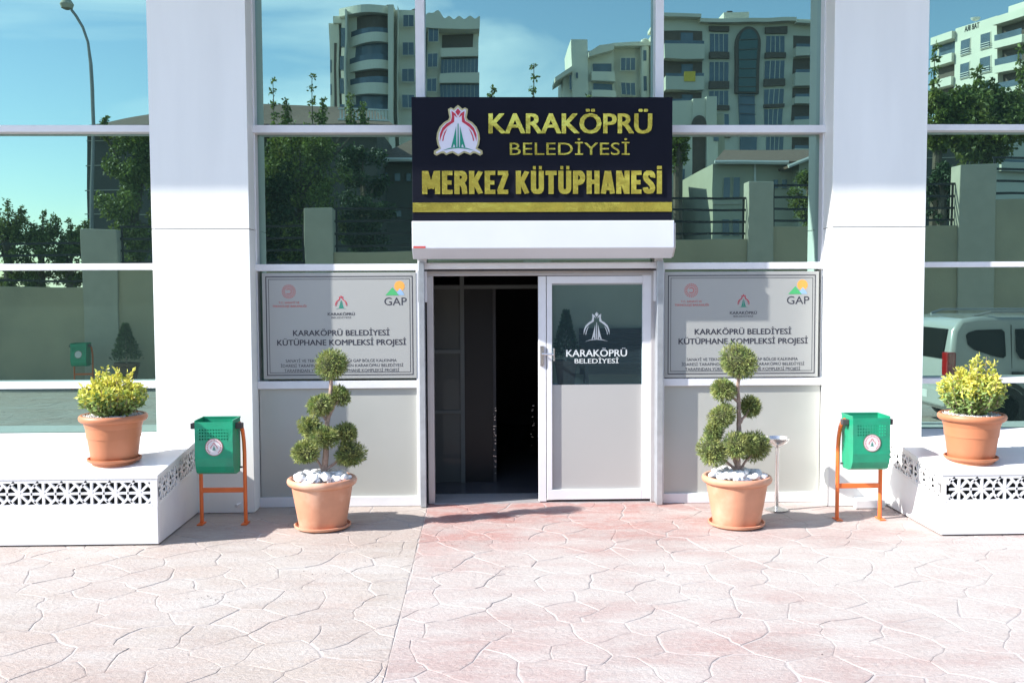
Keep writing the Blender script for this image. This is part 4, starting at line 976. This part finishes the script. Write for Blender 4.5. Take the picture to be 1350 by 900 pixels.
# ---- white van parked beyond the right plinth
def van():
    yn, yfv = -3.95, -5.60; xr = bz(1250, 480, 3.95)[0]; zr = bz(1300, 417, 3.95)[1]
    t = thing('parked_van', 'small white van parked to the right, mirrored in the right glazing', 'van', (xr + 2, -4.8, 0))
    L = 3.95; H = zr; k = H / 1.62
    prof = [(.02, .34), (.0, .62), (.03, .95), (.10, 1.42), (.20, 1.58), (.45, 1.62), (2.0, 1.62), (2.55, 1.56), (3.05, 1.12), (3.70, .95), (3.93, .78), (3.95, .40), (3.85, .26), (.10, .26)]
    rows = [(-.0, .06), (.02, .0)]
    def tumble(z, side): return (.0 if z < .9 else (z - .9) * .13) * side
    vs = []; n = len(prof)
    for q, yv, sd_ in ((0, yn, -1), (1, yfv, 1)):
        for x, z in prof: vs.append((xr + x, yv + tumble(z, sd_), z * k))
    fs = [tuple(range(n)), tuple(range(2 * n - 1, n - 1, -1))] + [(i, i + n, (i + 1) % n + n, (i + 1) % n) for i in range(n)]
    MB().add(vs, fs).build('van_body', M['van'], t, bevel=.07, smooth=True)
    for sd_, yv, dd in ((-1, yn, .004), (1, yfv, -.004)):
        def win(pl, name, mm, th=.006):
            vv = [(xr + x, yv + tumble(z, sd_) + dd, z * k) for x, z in pl] + [(xr + x, yv + tumble(z, sd_) - dd * 2, z * k) for x, z in pl]; m_ = len(pl)
            return MB().add(vv, [tuple(range(m_)), tuple(range(2 * m_ - 1, m_ - 1, -1))] + [(i, i + m_, (i + 1) % m_ + m_, (i + 1) % m_) for i in range(m_)]).build(name, mm, t)
        win([(.30, 1.40), (.26, 1.36), (.28, 1.22), (.36, 1.15), (.62, 1.06), (.74, 1.03), (.78, 1.06), (.78, 1.40), (.74, 1.44), (.40, 1.43)], 'rear_quarter_window', M['vanglass'])
        win([(.93, 1.44), (1.62, 1.46), (1.66, 1.42), (1.66, 1.02), (1.62, .98), (1.10, .98), (.98, 1.02), (.93, 1.12)], 'side_window', M['vanglass'])
        win([(1.78, 1.46), (2.30, 1.45), (2.78, 1.08), (2.78, 1.02), (2.72, .99), (1.82, .98), (1.78, 1.02)], 'front_side_window', M['vanglass'])
        for xx in (.87, 1.72, 2.72): win([(xx, .40), (xx + .008, .40), (xx + .008, 1.50 if xx < 2.5 else 1.1), (xx, 1.50 if xx < 2.5 else 1.1)], 'door_seam', M['blacktrim'])
        win([(.86, .80), (1.02, .80), (1.02, .84), (.86, .84)], 'door_handle', M['blacktrim'])
        win([(.95, .42), (2.7, .42), (2.7, .52), (.95, .52)], 'rub_strip', M['blacktrim'])
        for cxw in (.78, 3.22):
            for nm, r0, r1, w_, mm in (('tyre', .30, .18, .20, 'tyre'), ('wheel_rim', .19, .02, .19, 'rim')):
                y_in = yv + sd_ * 0 + (-.18 if sd_ < 0 else .18)
                seg = []
                N = 28; a = [2 * math.pi * i / N for i in range(N)]
                ya, yb2 = (yv + .008, yv - w_) if sd_ < 0 else (yv - .008, yv + w_)
                vv = [(xr + cxw + r0 * math.cos(q), ya, .30 + r0 * math.sin(q)) for q in a] + [(xr + cxw + r0 * math.cos(q), yb2, .30 + r0 * math.sin(q)) for q in a]
                MB().add(vv, [tuple(range(N)), tuple(range(2 * N - 1, N - 1, -1))] + [(i, i + N, (i + 1) % N + N, (i + 1) % N) for i in range(N)]).build(nm, M[mm], t, bevel=.01 if nm == 'tyre' else 0, smooth=False)
            ar = [(cxw + .37 * math.cos(R_(q)), .30 / k + .37 * math.sin(R_(q)) / k) for q in range(-8, 189, 14)]; ai = [(cxw + .31 * math.cos(R_(q)), .30 / k + .31 * math.sin(R_(q)) / k) for q in range(188, -9, -14)]
            win(ar + ai, 'wheel_arch', M['blacktrim'])
        rb_ = MB().tube([(xr + .42, yv + tumble(1.62, sd_) * 1.1 + (-.10 if sd_ < 0 else .10), H + .0), (xr + .62, yv + (-.13 if sd_ < 0 else .13), H + .055), (xr + 2.2, yv + (-.13 if sd_ < 0 else .13), H + .055), (xr + 2.4, yv + (-.13 if sd_ < 0 else .13), H - .01)], .018, 8); rb_.build('roof_rail', M['rim'], t)
        MB().box(xr - .012, xr + .11, (yv + .006) if sd_ < 0 else (yv - .006), (yv - .16) if sd_ < 0 else (yv + .16), .78 * k, 1.12 * k).build('tail_light', M['taillight'], t, bevel=.02)
    MB().prism_y([(xr + .02, 1.02 * k), (xr + .08, 1.44 * k), (xr + .10, 1.44 * k), (xr + .05, 1.02 * k)], yn - .22, yfv + .22).build('rear_window', M['vanglass'], t)
    MB().box(xr - .03, xr + .12, yn - .05, yfv + .05, .34 * k, .60 * k).build('rear_bumper', M['van'], t, bevel=.03)
    MB().box(xr - .034, xr - .028, -4.5, -5.05, .43 * k, .54 * k).build('number_plate', M['pipe'], t)
    MB().prism_y([(xr + 2.60, 1.55 * k), (xr + 3.06, 1.14 * k), (xr + 3.04, 1.12 * k), (xr + 2.57, 1.53 * k)], yn - .15, yfv + .15).build('windscreen', M['vanglass'], t)
    for sd_, y_ in ((-1, yn - .1), (1, yfv + .3)): MB().box(xr + 3.72, xr + 3.94, y_, y_ - .22, .68 * k, .84 * k).build('headlight', M['rim'], t, bevel=.02)
van()

# ---- trees behind the wall
def street_tree(px, pbase, ptop, rpx, dist, label, seed, mm='treeleaf', leaf=.105, n=7000, sprigs=(), squash=1.0, zlow=None):
    rnd = random.Random(seed); x, zt = bz(px, ptop, dist); R = rpx / F_PX * (dist - CAM.y); zb = bz(px, pbase, dist)[1]; y = -dist
    t = thing('street_tree', label, 'tree', (x, y, -.3), 'trees behind the wall')
    zc = (zt + zb) / 2; Hh = (zt - zb) / 2
    MB().tube([(x + rnd.uniform(-.1, .1), y, -.3), (x, y, zb + .2), (x + rnd.uniform(-.2, .2), y, zc), (x, y, zt - Hh * .3)], [.16, .12, .07, .02], 8).build('trunk', M['treebark'], t, smooth=True)
    limbs = MB()
    centers = []
    for k in range(46):
        a = rnd.uniform(0, 6.283); u = rnd.uniform(-1, 1); rr_ = math.sqrt(1 - u * u) * rnd.uniform(.45, 1.0)
        c = Vector((x + R * rr_ * math.cos(a), y + R * .8 * rr_ * math.sin(a), zc + Hh * u * .92)); centers.append((c, R * rnd.uniform(.20, .38)))
        if k < 9: limbs.tube([(x, y, zb + (zc - zb) * .6), (x + (c.x - x) * .5, y + (c.y - y) * .5, c.z - .2), tuple(c)], [.05, .03, .012], 5)
    for (spx, spy, sl) in sprigs:                 # upright shoots above the crown
        sx_, sz_ = bz(spx, spy, dist)
        for j in range(6): centers.append((Vector((sx_ + rnd.uniform(-.04, .04), y + rnd.uniform(-.1, .1), sz_ - sl * (j / 5) - .1)), .07 + .018 * j))
        limbs.tube([(x, y, zc), (sx_, y, sz_ - sl), (sx_, y, sz_ - .05)], [.03, .02, .008], 5)
    limbs.build('limbs', M['treebark'], t)
    pts = []
    tot = sum(c[1] ** 2 for c in centers)
    for c, r in centers:
        for k in range(int(1.7 * n * r * r / tot) + 12):
            d = Vector((rnd.gauss(0, 1), rnd.gauss(0, 1), rnd.gauss(0, 1))).normalized() * r * rnd.random() ** .4; pts.append(c + d)
    vs, fs = leaf_cloud(pts, leaf, .55, -.3, .15, rnd); raw('crown', vs, fs, M[mm], t); return t
street_tree(178, 345, 168, 46, 17, 'bushy tree behind the wall at the left pier, mirrored by the left pillar', 41, sprigs=[(137, 152, .4)])
for q_, (a_, b_, r_, lab) in enumerate(((8, 290, 26, 'leafy shrub tree at the far left edge of the reflection'), (52, 300, 26, 'shrub tree with the tallest thin shoots, left of the first wall pier'), (92, 308, 22, 'small shrub tree touching the first wall pier'))):
    street_tree(a_, 385, b_, r_, 14.5, lab, 60 + q_, leaf=.075, n=2600, sprigs=[(a_ - 12, b_ - 15 + 5 * q_, .5), (a_ + 2, b_ - 30 + 4 * q_, .7), (a_ + 13, b_ - 12, .5), (a_ + 20, b_ - 20, .4)])
street_tree(395, 345, 172, 62, 18, 'large dense tree with slender top shoots, left of the big sign', 43, n=8200, sprigs=[(360, 100, 1.6), (378, 128, .6), (411, 94, 1.8), (425, 128, .6), (462, 122, .8), (478, 132, .6)])
street_tree(478, 340, 190, 42, 19, 'dark tree just left of the navy sign', 44, 'darkleaf', n=5200)
street_tree(345, 345, 185, 40, 17.5, 'dark tree behind the left pillar edge', 45, 'darkleaf', n=4600)
street_tree(705, 300, 150, 70, 18, 'tree whose shoots rise above the navy sign', 46, sprigs=[(650, 112, .8), (703, 82, 1.6), (777, 124, .5), (890, 170, .9)])
street_tree(895, 215, 172, 13, 18, 'small leafy branch tip just right of the navy sign', 47, n=700)
street_tree(1300, 205, 112, 62, 16, 'leafy tree in front of the lettered apartment block', 48, n=6200, leaf=.14, sprigs=[(1232, 58, 1.4), (1290, 85, .9), (1345, 60, 1.2)])
street_tree(1238, 200, 120, 22, 16, 'narrow tree at the right edge of the right pillar', 49, n=1500, leaf=.13)
street_tree(1070, 300, 222, 24, 20, 'pale leafy shrub before the tiled house', 50, n=1500)
street_tree(1245, 295, 215, 22, 15.5, 'dark shrub behind the railing by the tallest pier', 51, 'darkleaf', n=1600)

# ---- street lamp
lx, lz0 = bz(119, 300, 16); lt = thing('street_lamp', 'tall curved grey street lamp behind the cream wall', 'street lamp', (lx, -16, -.3))
P_ = [bz(p[0], p[1], 16) for p in ((122, 165), (121, 120), (119, 85), (115, 55), (108, 35), (99, 20), (93, 12))]
MB().tube([(lx, -16, -.3), (lx, -16, 2)] + [(p[0], -16, p[1]) for p in P_], [.07, .06] + [.045] * 3 + [.035] * 4, 8).build('lamp_post', M['lamp'], lt, smooth=True)
hx_, hz_ = bz(87, 4, 16)
MB().lathe([(.02, hz_ + .14), (.10, hz_ + .10), (.16, hz_), (.13, hz_ - .10), (.05, hz_ - .14), (.0001, hz_ - .14)], hx_, -16, 16).build('lamp_head', M['creamtop'], lt, smooth=True)

# ---- far buildings, built at their own distance
class Far:
    def __init__(s, name, label, cat, dist, px0, px1, group=None, yawed=None):
        s.d = dist; x0 = bz(px0, 100, dist)[0]; x1 = bz(px1, 100, dist)[0]; s.t = thing(name, label, cat, ((x0 + x1) / 2, -dist, -.3), group)
    def b(s, name, p0, y0, p1, y1, m_, front=0.0, depth=.5, parent=None, bevel=0, zmin=None):
        x0, z1 = bz(p0, y0, s.d); x1, z0 = bz(p1, y1, s.d)
        if zmin is not None: z0 = zmin
        return MB().box(x0, x1, -s.d + front - depth, -s.d + front, z0, z1).build(name, M[m_], parent or s.t, bevel=bevel)
    def win(s, p0, y0, p1, y1, m_='farglass', fr='tower2', bars=2):
        f = s.b('window', p0 - .7, y0 - .7, p1 + .7, y1 + .7, fr, .06, .10)
        s.b('window_glass', p0, y0, p1, y1, m_, .09, .05, parent=f)
        for k in range(1, bars):
            c = p0 + (p1 - p0) * k / bars; s.b('glazing_bar', c - .3, y0, c + .3, y1, fr, .12, .05, parent=f)
    def balcony(s, p0, y0, p1, ym, y1, m_, railm='farglass', out=1.2, rail_h=4):
        """opening y0..ym, white parapet ym..y1"""
        s.b('balcony_opening', p0, y0, p1, ym, 'brown', .05, .1)
        s.b('balcony_door', p0 + (p1 - p0) * .45, y0 + 3, p0 + (p1 - p0) * .75, ym, 'farglass', .10, .06)
        s.b('balcony_rail', p0 + .5, ym - rail_h, p1 - .5, ym, railm, out - .05, .05)
        s.b('balcony_parapet', p0, ym, p1, y1, m_, out, out)

# T3 apartment block with arched stair glazing
A = Far('apartment_block', 'pale apartment block with tall arched glass stairwell, mirrored right of the sign', 'apartment block', 103, 873, 1130, 'apartment blocks in the distance')
A.b('wall', 873, 27, 1130, 300, 'tower2', 0, 12, zmin=-.3)
A.b('roof_slab', 920, 27.5, 1046, 33, 'tower', 1.0, 8); A.b('roof_edge', 868, 22, 921, 27, 'tower', 1.2, 8); A.b('roof_edge', 1045, 33, 1132, 36, 'tower', 1.2, 8)
A.b('penthouse', 957, 13, 990, 28, 'tower', -1, 5); A.b('penthouse_window', 969, 22, 980, 28.5, 'brown', -.9, .3); A.b('chimney', 963, 9.5, 970, 13.5, 'brown', -1.5, 1)
for y0, ym, y1 in ((43, 62, 80), (80.5, 102, 120), (121, 136, 152)): A.balcony(873, y0, 924, ym, y1, 'tower2')
for y0, ym, y1 in ((49, 66, 78), (79, 99, 116), (117, 131, 140), (140.5, 160, 178), (181, 197, 215)): A.balcony(1044.5, y0, 1131, ym, y1, 'tower2', out=1.0)
for y0, y1, y2 in ((46, 68.5, 77.5), (81.5, 106, 117), (120, 140, 147), (152, 172, 180)):
    A.win(934, y0, 959.5, y1, bars=4); A.b('spandrel', 933, y1 + .8, 960.5, y2, 'brown', .35, .35)
A.b('spandrel', 933, 36, 960.5, 43, 'brown', .35, .35); A.b('spandrel', 1008, 38, 1036, 47, 'brown', .35, .35)
for y0, y1, y2 in ((50, 70.5, 78), (81, 104, 114), (118, 137, 142), (143.5, 164, 172), (179.5, 197, 203)):
    A.win(1010, y0, 1033, y1, bars=4); A.b('spandrel', 1009, y1 + .8, 1034, y2, 'brown', .35, .35)
arch = lambda c, hw_, ytop, ybot: [bz(c - hw_, ybot, 103), bz(c + hw_, ybot, 103)] + [bz(c + hw_ * math.cos(R_(q)), ytop + hw_ * 1.5 * (1 - math.sin(R_(q))), 103) for q in range(0, 181, 12)]
af = MB().prism_y(arch(985, 16.5, 38, 124), -103, -102.4).build('arch_frame', M['brown'], A.t)
MB().prism_y(arch(985, 12, 42, 122), -102.6, -102.3).build('arch_glazing', mat('stair_glass', (.05, .10, .10), .15), af)
A.b('stair_glazing', 974, 122, 996, 210, 'farglass', .3, .3)
for k in range(9): A.b('glazing_bar', 973.5, 55 + k * 12, 996.5, 55.8 + k * 12, 'brown', .78, .1, parent=af)
A.b('yellow_cloth', 897, 96, 912, 109, 'yellowcloth', 1.3, .08)

# T1 rounded tower
B_ = Far('apartment_tower', 'round-cornered pale tower with curved balconies, mirrored left of the sign', 'apartment tower', 112, 430, 635, 'apartment blocks in the distance')
d = 112
B_.b('wall', 497, 12, 560, 300, 'tower', -1.0, 12, zmin=-.3)
xa = lambda p: bz(p, 60, d)[0]; zA = lambda y: bz(480, y, d)[1]
def arc_slab(name, p0, p1, y0, y1, m_, bulge, inset=0.0, depth=6):
    x0, x1 = xa(p0) + inset, xa(p1) - inset; z1, z0 = zA(y0), zA(y1)
    if y1 > 250: z0 = -.3
    n = 14; pl = [(x0 + (x1 - x0) * k / n, -d - 2.0 + (bulge - inset) * math.sin(math.pi * (.12 + .62 * k / n)) + 0) for k in range(n + 1)]
    return MB().prism_z([(x0, -d - depth - 2)] + pl + [(x1, -d - depth - 2)], z0, z1).build(name, M[m_], B_.t)
arc_slab('curved_wall', 446, 515, 18, 300, 'tower', 1.6, .15, 6)
arc_slab('roof_band', 446, 515, 11, 21, 'towerwhite', 3.2, 0)
for (y0, yr_, ym, y1, glz) in ((22, 40, 47, 60, 0), (60, 75, 82, 93, 1), (93, 103, 111, 125, 0), (125, 138, 145, 160, 1)):
    arc_slab('balcony_recess', 462, 514, y0, ym, 'farglass' if glz else 'brown', 2.2, .05)
    arc_slab('balcony_rail', 461, 514, yr_, ym, 'farglass', 3.05, .0); arc_slab('balcony_parapet', 461, 514, ym, y1, 'towerwhite', 3.15, .0)
B_.b('corner_column', 455, 16, 461, 300, 'towerwhite', .8, 3, zmin=-.3); B_.b('round_column', 513, 12, 523, 300, 'tower', 1.3, 3, zmin=-.3); B_.b('round_column', 524.5, 12, 527.5, 300, 'towerwhite', .9, 3, zmin=-.3)
B_.b('side_wing', 431, 26, 447, 300, 'towerwhite', -2.0, 8, zmin=-.3); B_.b('side_gable', 437, 18, 457, 27, 'towerwhite', -1.5, 8); B_.b('side_recess', 437, 50, 444, 300, 'brown', -1.95, .3, zmin=0)
for y0, y1 in ((38, 61), (73, 92), (104, 124), (139, 150)): B_.b('side_window', 449, y0, 455, y1, 'farglass', .25, .6); B_.b('side_window', 432.3, y0 + 34, 434.3, y1 + 30, 'farglass', -1.9, .3)
for y0, y1 in ((22, 37), (59.5, 75), (92.5, 108), (125, 141)): B_.win(531, y0, 545, y1, fr='tower')
B_.b('right_wing', 559, 28, 633, 300, 'tower', -2, 10, zmin=-.3)
wv = [bz(552 + k * 2, 24 - 8 * math.exp(-((k * 2 - 20) / 9) ** 2) + 2.0 * math.sin(k * .9), d) for k in range(41)]
MB().prism_y([bz(552, 36, d)] + [bz(632, 40, d)] + list(reversed(wv)), -d - 3.5, -d + .4).build('wavy_parapet', M['tower'], B_.t)
for y0, y1 in ((36, 54), (71, 88), (104, 121)): B_.win(562, y0, 575, y1, fr='tower')
B_.b('balcony_opening', 580, 40, 624, 62, 'brown', -1.9, .2); B_.b('balcony_parapet', 579, 62, 632, 74, 'tower', -.6, 1.4)
B_.b('balcony_glazing', 580, 76, 632, 96, 'farglass', -1.2, .8); B_.b('balcony_parapet', 579, 96, 634, 109, 'tower', -.6, 1.4); B_.b('balcony_glazing', 580, 110, 634, 128, 'farglass', -1.2, .8); B_.b('balcony_parapet', 579, 128, 635, 140, 'tower', -.6, 1.4)
for k in range(9):
    for y0, y1 in ((76, 96), (110, 128)): B_.b('glazing_bar', 584 + k * 5.4, y0, 584.5 + k * 5.4, y1, 'tower', -1.15, .05)
for a_, b_, y0 in ((448, 478, 1), (500, 516, -3), (538, 556, 2)): B_.b('roof_tank', a_, y0, b_, 13, 'brown', -3, 4, bevel=.6)

# T2 white block above the sign
Cc = Far('apartment_building', 'sunlit white apartment building with stepped roof above the sign', 'apartment building', 108, 730, 870, 'apartment blocks in the distance')
Cc.b('wall', 742, 96, 760, 300, 'towerwhite', -.5, 9, zmin=-.3); Cc.b('wall', 755, 50, 776, 300, 'towerwhite', 0, 11, zmin=-.3); Cc.b('wall', 776, 64, 811, 300, 'towerwhite', -.6, 9, zmin=-.3); Cc.b('wall', 811, 59, 868, 300, 'tower', -1.2, 9, zmin=-.3)
MB().prism_y([bz(729, 112, 108), bz(755, 96, 108), bz(755, 89, 108), bz(729, 106, 108)], -112, -106.8).build('sloping_eave', M['tower'], Cc.t)
MB().prism_y([bz(776, 76, 108), bz(809, 66, 108), bz(809, 57, 108), bz(790, 60, 108), bz(776, 70, 108)], -112, -107).build('sloping_eave', M['tower'], Cc.t)
Cc.b('roof_edge', 810, 55, 870, 60, 'towerwhite', .3, 6)
for y0, ym, y1 in ((82, 92, 108), (110, 118, 130)): Cc.b('balcony_glazing', 783, y0, 808, ym + 3, 'farglass', -.4, .3); Cc.b('balcony_parapet', 780, ym + 3, 811, y1, 'towerwhite', .6, 1.1)
for y0, y1 in ((76, 92), (108, 124)): Cc.win(820, y0, 838, y1, fr='tower', bars=3); 
Cc.win(751, 100, 754, 120, fr='towerwhite', bars=1); Cc.win(760, 96, 763, 104, fr='towerwhite', bars=1)
Cc.b('round_turret', 846, 50, 857, 300, 'towerwhite', .2, 3, zmin=-.3, bevel=.4); Cc.b('turret_window', 849, 66, 853, 80, 'farglass', .3, .2); Cc.b('turret_window', 849, 100, 853, 118, 'farglass', .3, .2)

# T4 lettered block, turned away
def t4():
    x0, z0_ = bz(1229, 52, 132); x1, _ = bz(1350, 10, 117); ang = math.atan2(-117 + 132, x1 - x0)   # real y = -dist
    t = thing('apartment_block', 'cream apartment block with dark roof lettering, seen at an angle at far right', 'apartment block', (x0, -132, -.3), 'apartment blocks in the distance')
    Lf = math.hypot(x1 - x0, 15); top = z0_; u_ = Lf / 121.0; XF = Matrix.Translation((x0, -132, 0)) @ Matrix.Rotation(ang, 4, 'Z')
    # local: x along facade, +y outward towards the library
    def bx(name, p0, p1, za, zb, m_, front=0., dep=.5, parent=None): return MB().box((p0 - 1229) * u_, (p1 - 1229) * u_, front - dep, front, za, zb).build(name, M[m_], parent or t, xf=XF)
    bx('wall', 1229, 1420, -.3, top, 'tower2', -.8, 12); bx('pier_wall', 1263, 1319, -.3, top + .3, 'towerwhite', 0, 2)
    bx('roof_room', 1310, 1400, top, top + 2.0, 'towerwhite', -3, 6)
    for k in range(11):
        zt_ = top - 1.0 - 3.05 * k
        bx('balcony_opening', 1233, 1262, zt_ - 1.9, zt_ - .1, 'farglass' if k in (0, 3) else 'brown', -.7, .3); bx('balcony_parapet', 1229.5, 1262.5, zt_ - 3.05, zt_ - 1.9, 'towerwhite', .5, 1.3)
        bx('balcony_opening', 1320, 1352, zt_ - 1.9, zt_ - .1, 'brown', -.7, .3); bx('balcony_rail', 1320, 1352, zt_ - 2.1, zt_ - 1.3, 'farglass', .55, .05); bx('balcony_parapet', 1319.5, 1353, zt_ - 3.05, zt_ - 2.1, 'towerwhite', .6, 1.3)
        for a_ in (1271, 1298):
            f = bx('window', a_, a_ + 14, zt_ - 2.6, zt_ - .5, 'tower', .06, .1); bx('window_glass', a_ + .8, a_ + 13.2, zt_ - 2.5, zt_ - .6, 'farglass', .09, .06, f)
            for j in range(3): bx('window_rail', a_, a_ + 14, zt_ - 2.5 + .28 * j, zt_ - 2.42 + .28 * j, 'gutter', .30, .05, f)
    bx('roof_edge', 1229, 1263, top - 1.0, top, 'towerwhite', .6, 1.5); bx('roof_edge', 1319, 1355, top - 1.0, top, 'towerwhite', .7, 1.5)
    L_ = text('roof_lettering', 'TAB IRA', 0, 1, 0, 1, 0, M['ink'], t, .03)
    for v in L_.data.vertices:
        w_ = v.co + BASE[t.name]; p = XF @ Vector(((1276 - 1229) * u_ + (1 - w_.x) * 20 * u_, .03, top - .55 + w_.z * .75)); v.co = p - BASE[t.name]
    # satellite dish on the roof
    dish = XF @ Vector(((1283 - 1229) * u_, -1, top + 1.0)); b = MB()
    b.lathe([(.05, dish.z - .2), (.5, dish.z), (.65, dish.z + .3), (.60, dish.z + .3), (.1, dish.z - .1)], dish.x, dish.y, 14).build('satellite_dish', M['gutter'], t)
t4()

# ---- houses just behind the wall
Hc = Far('tiled_house', 'low cream house with brown tiled hip roof, mirrored right of the sign', 'house', 44, 893, 1130, 'houses behind the wall')
d = 44; q = lambda px, py, dd=44: bz(px, py, dd)
Hc.b('wall', 938, 216, 1045, 345, 'housecream', 0, 8, zmin=-.3); Hc.b('wall', 1045, 214, 1130, 345, 'housecream', 1.2, 9, zmin=-.3)
def roof_face(name, pts, m_, parent, th=.12):
    vs = [Vector(p) for p in pts]; n = len(vs); nn = (vs[1] - vs[0]).cross(vs[2] - vs[0]).normalized() * th
    return MB().add([tuple(v) for v in vs] + [tuple(v + nn) for v in vs], [tuple(range(n)), tuple(range(2 * n - 1, n - 1, -1))] + [(i, i + n, (i + 1) % n + n, (i + 1) % n) for i in range(n)]).build(name, M[m_], parent)
xL, ze = q(936, 214); xR, _ = q(1047, 216); zr_ = q(1000, 197, 48)[1]
roof_face('roof', [(xL, -d + .7, ze), (xR + 2.5, -d + .7, ze), (xR + 2.5, -d - 4, zr_), (xL + 1.6, -d - 4, zr_)], 'roof', Hc.t)
xG, zG = q(1038, 218, 42.5); xH, zH = q(1120, 187, 42.5)
roof_face('gable_roof', [(xG, -42.3, zG), (xH, -42.3, zH), (xH, -50, zH), (xG, -50, zG)], 'roof', Hc.t)
MB().tube([(xG, -42.2, zG - .05), (xH, -42.2, zH - .05)], .10, 6).build('verge_board', M['gutter'], Hc.t)
MB().tube([(xL, -d + .75, ze - .05), (xR - .5, -d + .75, ze - .05)], .09, 6).build('gutter', M['gutter'], Hc.t)
MB().box(q(994, 216)[0] - .05, q(994, 216)[0] + .05, -d, -d + .12, 0, ze - .1).build('downpipe', M['gutter'], Hc.t)
Hc.b('string_course', 938, 266, 982, 268.5, 'creamtop', .06, .1)
for w_ in ((952, 234, 960, 259), (965, 234, 973, 259), (951, 289, 960, 311), (965, 289, 973, 311), (1020, 236, 1026, 247), (1032, 236, 1038, 247)): Hc.win(*w_, fr='housecream', bars=1)
Hd = Far('cream_villa', 'tall cream villa with a brown vertical strip beside the tiled house', 'house', 52, 883, 945, 'houses behind the wall')
Hd.b('wall', 860, 132, 912, 345, 'tower2', 0, 8, zmin=-.3); Hd.b('wall', 930, 128, 942, 345, 'tower2', .2, 8, zmin=-.3); Hd.b('wall', 936, 147, 957, 345, 'housecream', -1, 7, zmin=-.3)
Hd.b('brown_strip', 912, 176, 930, 345, 'brown', -.1, 6, zmin=-.3); Hd.b('arch_lintel', 912, 130, 930, 176, 'tower2', .1, 6)
MB().prism_y([(bz(921, 165, 52)[0] + .45 * math.cos(R_(a)), bz(921, 165, 52)[1] + .5 * math.sin(R_(a))) for a in range(0, 360, 20)], -52.0, -51.8).build('oval_window', M['brown'], Hd.t)
Hd.win(893, 222, 903, 247, fr='tower2', bars=2); Hd.win(893, 280, 902, 302, fr='tower2', bars=2); Hd.b('villa_window', 938, 178, 944, 186, 'farglass', .3, .1); Hd.b('string_course', 884, 262, 911, 264, 'creamtop', .05, .1)
Hb = Far('hip_roof_house', 'dark hip-roofed house half hidden behind the sign', 'house', 47, 500, 880, 'houses behind the wall')
Hb.b('wall', 496, 210, 860, 345, 'housedark', 0, 8, zmin=-.3)
xL, ze = q(492, 208, 46); xR, _ = q(870, 208, 46); zr_ = q(560, 178, 51)[1]
roof_face('roof', [(xL, -46.2, ze), (xR, -46.2, ze), (xR - 2, -51, zr_), (xL + 2.2, -51, zr_)], 'roof', Hb.t)
MB().tube([(xL, -46.1, ze - .08), (xR, -46.1, ze - .08)], .12, 6).build('gutter', M['gutter'], Hb.t)
for w_ in ((506, 227, 511, 238), (520, 228, 527, 238), (521, 279, 528, 287), (535, 228, 541, 238)): Hb.win(*w_, fr='housedark', bars=1)
Ha = Far('brown_house', 'dark brown house with low hip roof and roof tank, far left in the reflection', 'house', 40, 112, 330, 'houses behind the wall')
Ha.b('wall', 113, 172, 320, 345, 'housedark', 0, 8, zmin=-.3)
xL, ze = q(103, 165, 39); xR, _ = q(330, 165, 39); zr_ = q(180, 149, 44)[1]
roof_face('roof', [(xL, -39.3, ze), (xR, -39.3, ze), (xR - 2.5, -44, zr_), (xL + 2.2, -44, zr_)], 'roof', Ha.t)
Ha.b('roof_tank', 167, 151, 176, 159, 'gutter', -2.5, .6)
for k in range(4): Ha.b('string_course', 113, 186 + 32 * k, 200, 187 + 32 * k, 'creamtop', .05, .1)
Hf = Far('long_roof_house', 'long house with low brown roof behind the dense tree', 'house', 43, 300, 500, 'houses behind the wall')
Hf.b('wall', 336, 165, 500, 345, 'housedark', 0, 8, zmin=-.3)
xL, ze = q(300, 163, 42); xR, _ = q(512, 165, 42); zr_ = q(400, 137, 47)[1]
roof_face('roof', [(xL, -42.3, ze), (xR + .3, -42.3, ze), (xR - 1.2, -47, zr_ - .3), (xL + .5, -47, zr_)], 'roof', Hf.t)
for k in range(16): Hf.b('baluster', 452 + k * 4, 150, 453.8 + k * 4, 162, 'gutter', 1.0, .12)
Hf.b('balustrade_rail', 450, 148, 516, 150, 'gutter', 1.05, .2); Hf.b('balustrade_rail', 450, 162, 516, 164, 'gutter', 1.05, .2)
He = Far('garden_block', 'pale flats glimpsed through the tree at far right', 'house', 50, 1215, 1400, 'houses behind the wall')
He.b('wall', 1215, 190, 1290, 345, 'housedark', 0, 8, zmin=-.3); He.b('wall', 1290, 175, 1400, 345, 'tower2', .5, 8, zmin=-.3)
for y0 in (196, 250): He.balcony(1308, y0, 1352, y0 + 22, y0 + 34, 'tower2', out=1.0)
for k in range(3): He.b('string_course', 1216, 206 + 28 * k, 1289, 207 + 28 * k, 'creamtop', .05, .1)

# ---- crumbs of concrete and dry leaf bits on the paving
rnd = random.Random(77); cb = MB()
for k in range(110):
    if k < 24: x, y = ground(rnd.gauss(272, 14), rnd.gauss(788, 3))
    elif k < 100: x, y = ground(rnd.uniform(300, 700), rnd.uniform(705, 760))
    else: x, y = ground(rnd.uniform(20, 1330), rnd.uniform(722, 890))
    r = rnd.uniform(.0015, .0045); a = rnd.uniform(0, 6)
    p = [(x + r * 1.4 * math.cos(a + q_), y + r * math.sin(a + q_), .0005) for q_ in (0, 1.6, 3.1, 4.6)]
    cb.add(p + [(x, y, r * .9)], [(0, 1, 4), (1, 2, 4), (2, 3, 4), (3, 0, 4)])
cr_ = raw('concrete_crumbs', cb.v, cb.f, M['soil']); cr_['kind'] = 'stuff'; cr_['label'] = 'dark crumbs and grit scattered on the pink paving'; cr_['category'] = 'grit'
